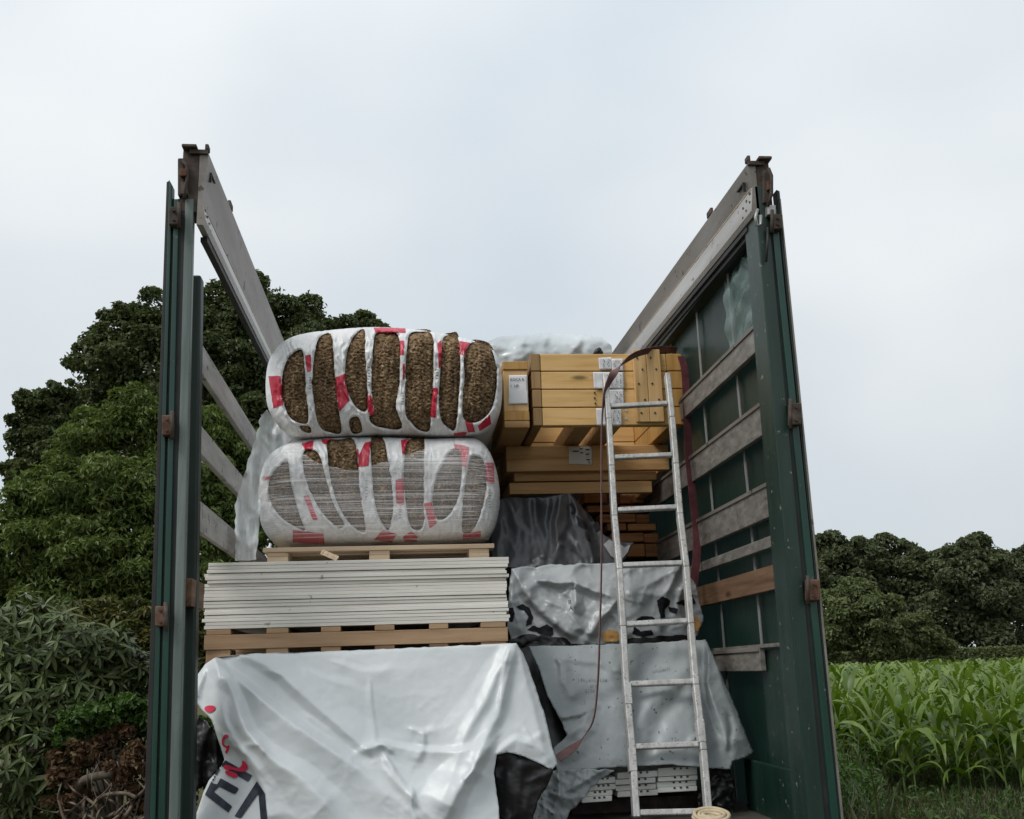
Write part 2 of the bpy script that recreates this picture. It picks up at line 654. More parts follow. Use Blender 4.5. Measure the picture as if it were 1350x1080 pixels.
M['green_dark'] = noise_mat("dark_green_paint", [(.3, (.004, .012, .009)), (.6, (.010, .024, .019))], 4, 6, .5, .4)  # plain dark green for the curtain pole, right door skin and top track
M['black_rubber'] = noise_mat("black_rubber", [(.3, g3(.012)), (.7, g3(.03))], 8, 5, .6, .4)
M['rust'] = noise_mat("rusty_hinge", [(.3, (.055, .028, .018)), (.5, (.11, .055, .035)), (.7, (.17, .11, .08))], 18, 8, .8, .2, bump=.4, bscale=60)
M['rust_dark'] = noise_mat("dark_rusty_steel", [(.3, (.03, .022, .018)), (.55, (.075, .055, .045)), (.75, (.16, .125, .10))], 16, 8, .75, .3, bump=.4, bscale=60)
M['steel'] = noise_mat("zinc_steel", [(.3, (.22, .22, .22)), (.7, (.45, .45, .44))], 20, 6, .45, .5, .6)
M['strap_grey'] = noise_mat("grey_webbing", [(.3, (.14, .145, .14)), (.7, (.27, .275, .265))], 14, 6, .6, .3, stretch=(4, 4, .6))
M['wood_brown'] = wood_mat("weathered_slat_wood", (.22, .13, .08), (.15, .082, .045), (.07, .04, .025), 'Y')
M['pallet'] = wood_mat("pallet_wood", (.40, .27, .165), (.32, .20, .115), (.20, .115, .06), 'X', .15)
M['pallet_pale'] = wood_mat("pale_pallet_wood", (.56, .44, .32), (.48, .36, .24), (.33, .23, .14), 'X', .12)
M['log'] = wood_mat("planed_spruce", (.74, .49, .225), (.67, .42, .165), (.52, .295, .10), 'X', .07)
M['log_up'] = wood_mat("planed_spruce_upright", (.68, .45, .225), (.61, .385, .165), (.46, .265, .10), 'Z', .06)
M['log_side'] = wood_mat("brown_spruce_end", (.38, .24, .115), (.31, .185, .08), (.22, .12, .045), 'Z', .1, False)  # darker brown spruce for the log crate's left ends
M['log_end'] = wood_mat("amber_spruce_end", (.52, .31, .11), (.44, .24, .07), (.30, .15, .04), 'Z', .12, False)
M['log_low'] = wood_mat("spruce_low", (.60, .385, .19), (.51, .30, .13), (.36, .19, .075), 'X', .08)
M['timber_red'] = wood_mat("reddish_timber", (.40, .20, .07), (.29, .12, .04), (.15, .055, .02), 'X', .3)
M['nail'] = noise_mat("nail_head", [(.3, g3(.03)), (.7, g3(.06))], 5, 2, .5)
M['board'] = noise_mat("white_board_edge", [(.3, (.62, .585, .53)), (.5, (.72, .685, .63)), (.7, (.78, .75, .70))], 3, 6, .8, .2, stretch=(1, 1, 14), bump=.15, bscale=80, rvar=.06,
                       speck=(26, .70, (.36, .34, .30)))
M['siding'] = noise_mat("white_siding", [(.3, (.62, .62, .57)), (.7, (.76, .76, .72))], 10, 5, .55, .4, rvar=.06)
M['paper'] = noise_mat("paper", [(.3, (.66, .66, .68)), (.7, (.77, .77, .79))], 14, 4, .8, .2)
M['ink'] = noise_mat("ink", [(.3, (.03, .03, .05)), (.7, (.06, .06, .08))], 5, 2, .8)
M['ink_grey'] = noise_mat("grey_print", [(.3, (.11, .115, .12)), (.7, (.34, .35, .355))], 60, 5, .6)
M['black_print_and_shade'] = noise_mat("black_print_and_shade", [(.3, (.008, .008, .010)), (.7, (.02, .02, .024))], 12, 4, .7, .12)
M['navy_print'] = noise_mat("navy_print", [(.35, (.010, .014, .028)), (.65, (.045, .05, .07))], 25, 6, .5)
M['red_paint'] = noise_mat("red_spray_paint", [(.3, (.50, .012, .045)), (.7, (.66, .03, .085))], 12, 5, .5)
M['red_print'] = noise_mat("red_film_print", [(.3, (.40, .010, .030)), (.7, (.52, .018, .05))], 10, 4, .32, .5, bump=.4, bscale=28, bstretch=(1, 1, .35), dist=.012)
M['tarp'] = noise_mat("white_tarp", [(.3, (.49, .52, .535)), (.5, (.555, .58, .59)), (.7, (.61, .63, .635))], 3, 7, .36, .5, bump=.14, bscale=38, dist=.006,
                      speck=(30, .735, (.30, .31, .30)))
M['tarp_grey'] = noise_mat("grey_white_tarp", [(.3, (.24, .265, .27)), (.5, (.30, .325, .33)), (.7, (.37, .395, .40))], 3, 7, .4, .5, bump=.14, bscale=38, dist=.006,
                           speck=(42, .655, (.085, .09, .095)))
M['tarp_bundle'] = noise_mat("grey_plastic_wrap", [(.3, (.29, .305, .315)), (.5, (.35, .365, .37)), (.7, (.41, .425, .43))], 4, 7, .32, .5, bump=.14, bscale=38, dist=.006)
M['tarp_dark'] = noise_mat("charcoal_tarp", [(.3, (.020, .023, .026)), (.5, (.030, .033, .037)), (.7, (.045, .049, .053))], 5, 7, .45, .5, bump=.14, bscale=38, dist=.006)
M['tarp_dark2'] = noise_mat("grey_flap", [(.3, g3(.16)), (.7, g3(.24))], 6, 5, .5, .4)
M['black_film'] = noise_mat("black_film", [(.3, g3(.008)), (.7, g3(.016))], 6, 5, .42, .4, bump=.2, bscale=20, dist=.01)
M['wrap'] = noise_mat("frosted_wrap", [(.3, (.40, .44, .455)), (.7, (.55, .585, .595))], 4, 6, .25, .5, bump=.14, bscale=38, dist=.006)
M['bag'] = noise_mat("white_bag_film", [(.3, (.56, .565, .57)), (.5, (.66, .66, .665)), (.7, (.73, .725, .725))], 5, 6, .3, .5, bump=.4, bscale=28, bstretch=(1, 1, .35), dist=.012)
M['wool'] = None
M['maroon'] = noise_mat("maroon_webbing", [(.3, (.085, .022, .028)), (.7, (.15, .05, .055))], 20, 5, .7, .3)
M['maroon_pale'] = noise_mat("faded_maroon_webbing", [(.3, (.13, .065, .065)), (.7, (.21, .125, .12))], 20, 5, .7, .3)
M['coil'] = noise_mat("beige_webbing", [(.3, (.42, .34, .22)), (.7, (.58, .49, .35))], 20, 6, .7, .3, bump=.3, bscale=60)
M['ladder'] = noise_mat("paint_splashed_aluminium", [(.3, (.34, .335, .32)), (.5, (.48, .475, .46)), (.68, (.60, .595, .58))], 14, 8, .5, .5, .2, (2, 2, 1), bump=.25, bscale=90,
                        speck=(95, .60, (.26, .23, .20)))
M['trunk'] = noise_mat("bark", [(.3, (.05, .04, .03)), (.7, (.13, .11, .085))], 12, 8, .9, .2, stretch=(1, 1, .25), bump=.6, bscale=20, dist=.02)
M['twig'] = noise_mat("dry_twig", [(.3, (.10, .075, .055)), (.7, (.24, .19, .15))], 20, 6, .85, .2)
M['floor'] = noise_mat("trailer_floor", [(.3, (.03, .028, .025)), (.7, (.075, .07, .06))], 6, 6, .8, .3)

def add_creases(m, scale, strength, dist, stretch=(1, 1, 1)):
    """crisp crumple ridges, strongest in patches, added on top of the material's bump"""
    nt = m.node_tree
    b = [n for n in nt.nodes if n.type == 'BSDF_PRINCIPLED'][0]
    c = coord(nt, stretch)
    nz = nd(nt, "ShaderNodeTexNoise", Scale=scale * .7, Detail=2)
    nt.links.new(c.outputs[0], nz.inputs["Vector"])
    mxv = nd(nt, "ShaderNodeMix", data_type='RGBA')
    mxv.inputs["Factor"].default_value = .16
    nt.links.new(c.outputs[0], mxv.inputs["A"])
    nt.links.new(nz.outputs["Color"], mxv.inputs["B"])
    tot = None
    for k, f in enumerate((1.0, 2.3)):
        v = nd(nt, "ShaderNodeTexVoronoi", Scale=scale * f)
        nt.links.new(mxv.outputs["Result"], v.inputs["Vector"])
        ms = nd(nt, "ShaderNodeTexNoise", Scale=scale * .35 * f, Detail=1)
        nt.links.new(c.outputs[0], ms.inputs["Vector"])
        mk = ramp(nt, ms.outputs["Fac"], [(.46, g3(.05)), (.66, g3(1.0))])
        mu = nd(nt, "ShaderNodeMath", operation='MULTIPLY')
        nt.links.new(v.outputs["Distance"], mu.inputs[0])
        nt.links.new(mk.outputs[0], mu.inputs[1])
        if tot is None:
            tot = mu
        else:
            ad = nd(nt, "ShaderNodeMath", operation='MULTIPLY_ADD')
            ad.inputs[1].default_value = .45
            nt.links.new(mu.outputs[0], ad.inputs[0])
            nt.links.new(tot.outputs[0], ad.inputs[2])
            tot = ad
    bp2 = nd(nt, "ShaderNodeBump", Strength=strength, Distance=dist)
    nt.links.new(tot.outputs[0], bp2.inputs["Height"])
    if b.inputs["Normal"].is_linked:
        nt.links.new(b.inputs["Normal"].links[0].from_socket, bp2.inputs["Normal"])
    nt.links.new(bp2.outputs[0], b.inputs["Normal"])


add_creases(M['tarp'], 8, .30, .010)
add_creases(M['tarp_grey'], 9, .42, .012)
add_creases(M['tarp_bundle'], 10, .40, .012)
add_creases(M['tarp_dark'], 9, .35, .012, (1.3, 1, .6))
add_creases(M['wrap'], 7, .4, .015)
add_creases(M['bag'], 14, .40, .010, (1.4, 1, .55))
add_creases(M['red_print'], 14, .40, .010, (1.4, 1, .55))

# glass-fibre wool: matted brown strands
m, nt, b, out = new_mat("glass_wool")
c = coord(nt, (.75, 1, 1.0))
n1 = nd(nt, "ShaderNodeTexNoise", Scale=42, Detail=5, Roughness=.60, Distortion=2.2)
n2 = nd(nt, "ShaderNodeTexNoise", Scale=9, Detail=5, Roughness=.6)
nt.links.new(c.outputs[0], n1.inputs["Vector"])
nt.links.new(coord(nt, (2.6, 1, .5)).outputs[0], n2.inputs["Vector"])
r1 = ramp(nt, n1.outputs["Fac"], [(.32, (.045, .028, .018)), (.45, (.165, .112, .066)), (.56, (.30, .215, .130)), (.68, (.56, .45, .31))])
r2 = ramp(nt, n2.outputs["Fac"], [(.32, (.60, .55, .52)), (.66, (1.12, 1.06, 1.0))])
mx = nd(nt, "ShaderNodeMix", data_type='RGBA', blend_type='MULTIPLY')
mx.inputs["Factor"].default_value = 1
nt.links.new(r1.outputs[0], mx.inputs["A"])
nt.links.new(r2.outputs[0], mx.inputs["B"])
nt.links.new(mx.outputs["Result"], b.inputs["Base Color"])
b.inputs["Roughness"].default_value = .95
b.inputs["Specular IOR Level"].default_value = .05
bp = nd(nt, "ShaderNodeBump", Strength=1.0, Distance=.012)
nt.links.new(n1.outputs["Fac"], bp.inputs["Height"])
nt.links.new(bp.outputs[0], b.inputs["Normal"])
M['wool'] = m

# side curtain: green coated cloth that lets some sky through
m, nt, b, out = new_mat("green_curtain")
n1 = nd(nt, "ShaderNodeTexNoise", Scale=1.6, Detail=5)
nt.links.new(coord(nt, (1, 1, .7)).outputs[0], n1.inputs["Vector"])
r1 = ramp(nt, n1.outputs["Fac"], [(.3, (.0025, .013, .008)), (.7, (.005, .023, .015))])
nt.links.new(r1.outputs[0], b.inputs["Base Color"])
b.inputs["Roughness"].default_value = .38
tr = nd(nt, "ShaderNodeBsdfTranslucent")
tr.inputs[0].default_value = (.05, .10, .09, 1)
mx = nd(nt, "ShaderNodeMixShader", Fac=.14)
nt.links.new(b.outputs[0], mx.inputs[1])
nt.links.new(tr.outputs[0], mx.inputs[2])
nt.links.new(mx.outputs[0], out.inputs[0])
n2 = nd(nt, "ShaderNodeTexNoise", Scale=5, Detail=3)
nt.links.new(coord(nt, (1, 1, .4)).outputs[0], n2.inputs["Vector"])
bp = nd(nt, "ShaderNodeBump", Strength=.25, Distance=.03)
nt.links.new(n2.outputs["Fac"], bp.inputs["Height"])
nt.links.new(bp.outputs[0], b.inputs["Normal"])
M['curtain'] = m

M['film_patch'] = film_mat("clear_patch_film", (.20, .30, .275), [(.30, g3(.22)), (.6, g3(.46)), (.75, g3(.68))], 4, (1, 1.2, 2.6), .2, (0.5, 0, 0), 6, .8, 9)
M['stretch'] = film_mat("stretch_film", (.78, .77, .77), [(.40, g3(.12)), (.545, g3(.20)), (.59, g3(.80)), (.63, g3(.18))], 7, (.09, 1, 24), .22, (0, .05, 0), 2.5, .25, 10)
M['film_hang'] = film_mat("hanging_film", (.72, .75, .76), [(.30, g3(.38)), (.55, g3(.62)), (.70, g3(.95))], 5, (3, 3, .5), .22, (0, .35, 0), 4, .6, 14)
M['leaf_dark'] = leaf_mat("leaf_dark", (.038, .052, .018), (.076, .098, .034), (.13, .155, .055))
M['leaf_light'] = leaf_mat("leaf_light", (.050, .080, .017), (.112, .155, .036), (.20, .24, .075))
M['leaf_yellow'] = leaf_mat("leaf_yellow", (.045, .062, .012), (.10, .105, .025), (.17, .14, .045))
M['leaf_rhodo'] = leaf_mat("leaf_rhododendron", (.028, .044, .011), (.062, .088, .023), (.130, .158, .058), .38, .3, .12)
M['leaf_ivy'] = leaf_mat("leaf_ivy", (.025, .055, .010), (.06, .115, .022), (.12, .19, .045))
M['leaf_dead'] = leaf_mat("leaf_dead", (.055, .032, .018), (.125, .076, .044), (.24, .16, .10), .8, .1, .2)
M['leaf_far'] = leaf_mat("leaf_far", (.045, .058, .026), (.084, .102, .046), (.13, .15, .068))
M['leaf_bush'] = leaf_mat("leaf_bush", (.055, .074, .026), (.105, .130, .048), (.165, .19, .075))
M['corn'] = leaf_mat("corn_leaf", (.048, .092, .012), (.105, .168, .025), (.19, .255, .06), .42, .45, .3)
M['stalk'] = leaf_mat("corn_stalk", (.05, .09, .02), (.08, .13, .035), (.12, .16, .06), .5, .4, 0)
M['grass'] = leaf_mat("grass_blade", (.022, .040, .010), (.048, .064, .020), (.11, .095, .05), .6, .3, .25)

# ------------------------------------------------------------------ ground
g = 3000
ground = mesh_obj("ground", [(-g, -g, 0), (g, -g, 0), (g, g, 0), (-g, g, 0)], [(0, 1, 2, 3)], M['ground'], kind="structure")

# ------------------------------------------------------------------ trailer
TR = thing("trailer", "open-backed green curtain-side trailer with its roof drawn back and rear doors swung open", "trailer", (0, 0, 0))


def lofted(name, mat, b0, b1, t0, t1, pyb, pyt0, pyt1, yd0, yd1, bevel=.004, pyb2=None, ztop_add=0):
    """upright bar: left/right edge pixels at its foot (py) and head"""
    B0, B1 = P(b0, pyb, yd0), P(b1, pyb, yd0)
    T0, T1 = P(t0, pyt0, yd0), P(t1, pyt1, yd0)
    # run down to the bed frame
    for A, T in ((B0, T0), (B1, T1)):
        d = (A - T) / (A[2] - T[2])
        A += d * (1.0 - A[2])
    off = np.array([0, yd1 - yd0, 0])
    return MB().hexa([B0, B1, B1 + off, B0 + off, T0, T1, T1 + off, T0 + off]).build(name, mat, TR, bevel=bevel)


# left rear: door edge, seal, corner post, curtain pole
lofted("corner_post", M['post_grey'], 222, 235, 244, 255.5, 1080, 262, 262, 0.0, 0.035)
lofted("door_seal", M['black_rubber'], 217, 223, 235, 244.5, 1080, 262, 262, 0.006, 0.05, 0)
lofted("rear_door", M['green'], 208, 217.5, 229.5, 236, 1080, 262, 262, -0.006, .055)
lofted("door_seal", M['black_rubber'], 204.5, 208.5, 226.5, 230, 1080, 262, 262, 0.012, 0.06, 0)
lofted("door_skin", M['green'], 197, 205, 222.5, 227, 1080, 236, 244, -0.002, .05)
lofted("door_edge_strip", M['black_rubber'], 189.5, 197.5, 219.5, 223, 1080, 240, 238, 0.006, 0.05, .002)
lofted("curtain_pole", M['green_dark'], 236, 254, 252, 265, 1080, 362, 362, 0.13, 0.2, .01)
# right rear
lofted("corner_post", M['post_green'], 1066, 1088, 994, 1010, 1080, 245, 245, 0.0, 0.16)
lofted("door_seal", M['black_rubber'], 1087.5, 1097, 1008, 1016, 1080, 252, 252, 0.008, 0.06, 0)
lofted("rear_door", M['green'], 1096.5, 1107, 1015.5, 1024, 1080, 275, 275, -0.004, .06)
lofted("door_skin", M['green_dark'], 1106.5, 1110, 1023.5, 1028, 1080, 250, 252, 0.0, .05, .002)
lofted("door_edge_strip", M['alu_dark'], 1109.5, 1112.5, 1027.8, 1029.5, 1080, 262, 262, -0.006, 0.04, .001)


def pxbox(name, mat, parent, px0, py0, px1, py1, y, depth, bevel=.004):
    a, b, c, d = P(px0, py1, y), P(px1, py1, y), P(px1, py0, y), P(px0, py0, y)
    o = np.array([0, depth, 0])
    return MB().hexa([a, b, b + o, a + o, d, c, c + o, d + o]).build(name, mat, parent, bevel=bevel)


# hinges
for (x0, y0, x1, y1, mt) in [(222, 272, 236, 296, 'rust_dark'), (213, 547, 227, 574, 'rust'), (204, 799, 218.5, 826, 'rust'),
                             (1018, 282, 1032, 302, 'rust_dark'), (1042, 531, 1057, 560, 'rust_dark'), (1065, 764, 1082, 792, 'rust')]:
    h = pxbox("hinge", M[mt], TR, x0, y0, x1, y1, -.035, .035, .005)
    left = x0 < 600
    xe = x1 if left else x0
    pb = MB().tube([P(xe, y0 - 5, -.03), P(xe, y1 + 5, -.03)], .008, 8)
    pb.build("hinge_pin", M['rust_dark'], h, True)
    cx = (x0 + x1) / 2
    for yy in (y0 + 6, y1 - 6):
        c = P(cx, yy, -.036)
        MB().tube([c, c + np.array([0, -.008, 0])], .006, 6).build("bolt", M['rust_dark'], h)

# head of the posts: locks, hooks
pxbox("post_head", M['rust_dark'], TR, 234, 208, 243, 258, -.012, .1, .006)
pxbox("lock_block", M['rust'], TR, 237, 222, 247, 232, -.03, .05, .004)
pxbox("lock_block", M['rust_dark'], TR, 238, 240, 247, 256, -.026, .05, .004)
MB().tube([P(x, y, -.02) for x, y in [(241, 212), (246, 218), (247, 236), (243, 262)]], .008, 6).build("lock_rod", M['rust_dark'], TR, True)
pxbox("post_head", M['rust_dark'], TR, 1006, 224, 1017, 268, -.012, .1, .006)
pxbox("lock_block", M['rust'], TR, 1012, 238, 1019, 250, -.03, .05, .004)
pxbox("lock_block", M['steel'], TR, 1012, 270, 1023, 283, -.03, .05, .004)
MB().tube([P(x, y, -.03) for x, y in [(1013, 222), (1017, 232), (1017, 256), (1012, 272)]], .008, 6).build("lock_rod", M['rust_dark'], TR, True)
MB().tube([P(x, y, -.03) for x, y in [(999, 276), (996, 286), (998, 298), (1003, 296), (1003, 284)]], .007, 6).build("hook", M['steel'], TR, True)
MB().tube([P(x, y, -.02) for x, y in [(1012, 300), (1012, 318), (1010, 345)]], .006, 6).build("lock_rod", M['black_rubber'], TR, True)


# roof rails: folded sheet section swept along the body
def rail(sgn):
    zt, sl = 3.968, .030
    dv, hb = (.235, .325) if sgn < 0 else (.112, .245)          # seam and foot below the top edge
    # (inward offset from the outer wall, height)
    sec = [(0.076, 0), (0.106, 0.004), (0.112, -.006), (0.094, -dv + .003), (0.098, -dv - .003), (0.112, -hb + .02), (0.102, -hb), (0.076, -hb)]
    ys = np.linspace(0.0, 13.4, 28)
    V = []
    for y in ys:
        for (i, z) in sec:
            V.append((sgn * (1.262 - i) , y, zt + z + sl * y))
    n = len(sec)
    F = []
    for k in range(len(ys) - 1):
        for i in range(n):
            a, b = k * n + i, k * n + (i + 1) % n
            F.append((a, b, b + n, a + n) if sgn < 0 else (b, a, a + n, b + n))
    F.append(tuple(range(n)) if sgn > 0 else tuple(range(n))[::-1])
    F.append(tuple((len(ys) - 1) * n + i for i in range(n)))
    o = mesh_obj("roof_rail", V, F, None, TR, mats=[M['alu'], M['alu_dark']], fm=[1 if (i % n) in (1, 2) or i >= (len(ys) - 1) * n else 0 for i in range(len(F))])  # upper and end faces take the darker brown-grey aluminium
    # seam line, dark lower lip, bolts, runner
    mb = MB()
    mb.bar((sgn * 1.165, .02, zt - dv), (sgn * 1.165, 13.3, zt - dv + sl * 13.3), (.003, 0, 0), (0, 0, .0025))
    mb.build("rail_seam", M['pallet_pale'], o)
    mb = MB()
    mb.bar((sgn * 1.178, .12, zt - hb - .012), (sgn * 1.178, 13.3, zt - hb - .012 + sl * 13.3), (.014, 0, 0), (0, 0, .010))
    if sgn > 0:
        mb.bar((sgn * 1.190, .12, zt - hb - .034), (sgn * 1.190, 13.3, zt - hb - .034 + sl * 13.3), (.012, 0, 0), (0, 0, .010))
    mb.build("rail_gasket", M['black_rubber'], o)
    fx = lambda z: 1.262 - (0.098 + .014 * np.clip((-dv - z) / max(hb - dv, .01), 0, 1))
    for (y, f) in [(.03, .15), (.03, .45), (.075, .25), (.075, .6), (.12, .35), (.12, .7)]:
        z = -dv - f * (hb - dv)
        c = np.array((sgn * fx(z), y, zt + z))
        MB().tube([c + np.array((sgn * .002, 0, 0)), c + np.array((-sgn * .004, 0, 0))], .006, 8).build("bolt", M['rust_dark'], o)
    bx("bracket", M['black_rubber'], o, min(sgn * 1.148, sgn * 1.16), max(sgn * 1.148, sgn * 1.16), .07, .16, zt - .062, zt - .056)
    bx("bracket", M['black_rubber'], o, min(sgn * 1.148, sgn * 1.16), max(sgn * 1.148, sgn * 1.16), .0701, .076, zt - .10, zt - .0625)
    rs_ = random.Random(3 + sgn)
    for k in range(9):                                       # scrapes along the seam
        yy, zz = .5 + k * .42 + rs_.uniform(-.1, .1), rs_.uniform(-dv - .03, -dv + .01)
        bx("scrape", M['rust_dark'], o, min(sgn * 1.1632, sgn * 1.17), max(sgn * 1.1632, sgn * 1.17), yy, yy + rs_.uniform(.02, .07), zt + zz + sl * yy, zt + zz + sl * yy + rs_.uniform(.004, .009))
    # end cap plates and roof runner
    bx("end_cap", M['rust_dark'], o, min(sgn * 1.225, sgn * 1.152), max(sgn * 1.225, sgn * 1.152), -.012, -.001, zt - .012, zt + .006)
    bx("roller_stop", M['rust_dark'], o, min(sgn * 1.255, sgn * 1.195), max(sgn * 1.255, sgn * 1.195), -.03, .05, zt + .008, zt + .022, .004)
    bx("roller_stop", M['rust_dark'], o, min(sgn * 1.165, sgn * 1.15), max(sgn * 1.165, sgn * 1.15), -.01, .03, zt + .008, zt + .034, .004)
    bx("roller_stop", M['rust_dark'], o, min(sgn * 1.15, sgn * 1.165), max(sgn * 1.15, sgn * 1.165), .55, .62, zt + .02, zt + .052, .004)
    return o


rail(-1)
rail(1)
bx("rail_shoe", M['rust_dark'], TR, -1.255, -1.187, .004, .12, 3.70, 3.978, .004)
bx("rail_shoe", M['rust_dark'], TR, 1.187, 1.25, .004, .12, 3.72, 3.978, .004)
bx("top_track", M['green_dark'], TR, 1.187, 1.256, .14, 13.3, 3.70, 3.745)

# side slats
for (z0, z1, y0, mt) in [(3.10, 3.222, .201, 'alu_slat'), (2.768, 2.882, .201, 'alu_slat'), (2.448, 2.572, .201, 'alu_slat'), (2.12, 2.222, .06, 'wood_brown')]:
    bx("side_slat", M[mt], TR, -1.222, -1.196 if mt == "alu_slat" else -1.150, y0, 3.9 if mt == "alu_slat" else .30, z0, z1, .003)
for (z0, z1, y0, mt) in [(3.172, 3.288, .165, 'slat_right'), (2.80, 2.938, .17, 'slat_right'), (2.445, 2.588, .17, 'slat_right'), (2.318, 2.366, .17, 'slat_right'),
                         (2.142, 2.244, .17, 'wood_brown'), (1.81, 1.908, .52, 'slat_right')]:
    s = bx("side_slat", M[mt], TR, 1.19, 1.216, y0, 3.9, z0, z1, .003)
    if z1 - z0 > .09 and mt == 'slat_right':
        bx("slat_lip", M['alu_dark'], s, 1.183, 1.192, y0 + .002, 3.9, z1 - .014, z1 + .003, .001)
bx("side_bar", M['slat_right'], TR, 1.195, 1.215, .17, 3.9, 1.909, 1.924)
for sg in (-1, 1):                                        # middle stakes
    for y in (3.95, 7.9, 11.6):
        bx("side_post", M['post_green'], TR, sg * 1.19 - .03, sg * 1.19 + .03, y, y + .1, 1.2, 3.74, .004)
# curtain on the right with its webbing straps
ys = np.linspace(.12, 13.3, 130)
zs = np.linspace(1.05, 3.74, 28)
YY, ZZ = np.meshgrid(ys, zs)
XX = 1.248 + .006 * gnoise(YY * 1.5, ZZ * .8, 3) + .003 * gnoise(YY * 5, ZZ * 1.5, 4)
idx = np.arange(YY.size).reshape(YY.shape)
F = np.stack([idx[:-1, :-1], idx[:-1, 1:], idx[1:, 1:], idx[1:, :-1]], -1).reshape(-1, 4)
mesh_obj("side_curtain", np.stack([XX, YY, ZZ + .022 * YY * (ZZ - 1.05) / 2.7], -1), F, M['curtain'], TR, True)
for y, w in [(.61, .013), (1.17, .013), (1.74, .012), (2.35, .012), (2.95, .012), (3.55, .012), (4.2, .012), (4.8, .012)]:
    mb = MB()
    zz = np.linspace(1.05, 3.72, 14)
    for a, bb in zip(zz[:-1], zz[1:]):
        ya, yb = y + .01 * math.sin(a * 2 + y), y + .01 * math.sin(bb * 2 + y)
        mb.bar((1.232, ya, a), (1.232, yb, bb), (.002, 0, 0), (0, w, 0))
    mb.build("curtain_strap", M['strap_grey'], TR)
bx("side_board", M['post_green'], TR, 1.222, 1.238, .16, .60, 1.05, 1.90, .003)
bx("side_board", M['post_green'], TR, 1.20, 1.221, .16, .9, 1.05, 1.42, .003)
# torn clear film stuck to the upper rear corner of the curtain
fd = lambda x, y: 0.16 + np.clip((1002 - x) / 40, 0, 1) * .46
film_v, film_f = [], []
ny_, nz_ = 16, 22
for j in range(nz_):
    for i in range(ny_):
        y = .16 + .5 * i / (ny_ - 1)
        zt = 3.66 + .02 * math.sin(i * 1.3)
        zb = 3.30 + .02 * math.sin(i * .9)
        z = zb + (zt - zb) * j / (nz_ - 1)
        film_v.append((1.222 + .012 * float(gnoise(y * 9, z * 9, 8)) + .008 * math.sin(z * 40 + y * 9), y, z))
for j in range(nz_ - 1):
    for i in range(ny_ - 1):
        a = j * ny_ + i
        film_f.append((a, a + 1, a + ny_ + 1, a + ny_))
mesh_obj("film_scrap", film_v, film_f, M['film_patch'], TR, True)

# bed, bulkhead, running gear (below and behind what the photograph shows)
bx("bed", M['floor'], TR, -1.25, 1.25, .02, 13.4, 1.06, 1.2, .005)
bx("bulkhead", M['alu_dark'], TR, -1.25, 1.25, 13.41, 13.48, 1.06, 4.2)
bx("rear_sill", M['post_grey'], TR, -1.25, 1.25, -.03, .018, 1.0, 1.19, .005)
for sx in (-.5, .5):
    bx("chassis_beam", M['black_rubber'], TR, sx - .06, sx + .06, .3, 13, .75, 1.058)
bx("under_run_bar", M['steel'], TR, -1.15, 1.15, .12, .22, .45, .58, .005)
for y in (2.2, 3.5, 4.8):
    for sg in (-1, 1):
        mb = MB().tube([(sg * .86, y, .5), (sg * .9, y, .5), (sg * 1.18, y, .5), (sg * 1.22, y, .5)], [.44, .5, .5, .44], 24)
        w = mb.build("wheel", M['black_rubber'], TR, True)
        MB().tube([(sg * 1.19, y, .5), (sg * 1.24, y, .5)], [.28, .2], 18).build("rim", M['steel'], w)

# ------------------------------------------------------------------ white tarp over the front-left load
TARP_G = "sheets of plastic over the load"
tarp_out = rough_poly([(283, 867), (330, 862), (480, 857), (590, 852), (681, 848), (690, 862), (706, 905), (720, 950), (728, 985), (735, 1007), (728, 1015),
                       (708, 1005), (690, 997), (668, 992), (655, 995), (651, 1020), (657, 1060), (660, 1092), (480, 1096), (258, 1092),
                       (259, 1072), (268, 1045), (276, 1028), (288, 1015), (296, 1002), (291, 985), (284, 965), (279, 950), (262, 930), (249, 921), (256, 896), (270, 876)], .6, 6, 2)
tp = tps([(283, 867, .39), (480, 857, .37), (680, 848, .37), (262, 895, .36), (250, 921, .34), (375, 900, .325), (480, 900, .315), (590, 895, .32), (700, 890, .36),
          (365, 950, .26), (480, 950, .27), (600, 945, .27), (715, 940, .33), (300, 960, .26), (292, 1000, .27), (370, 1000, .20), (490, 1000, .235), (600, 990, .235),
          (732, 1006, .27), (262, 1070, .24), (320, 1060, .20), (420, 1060, .16), (520, 1080, .15), (600, 1070, .15), (650, 1040, .2), (655, 995, .215)])
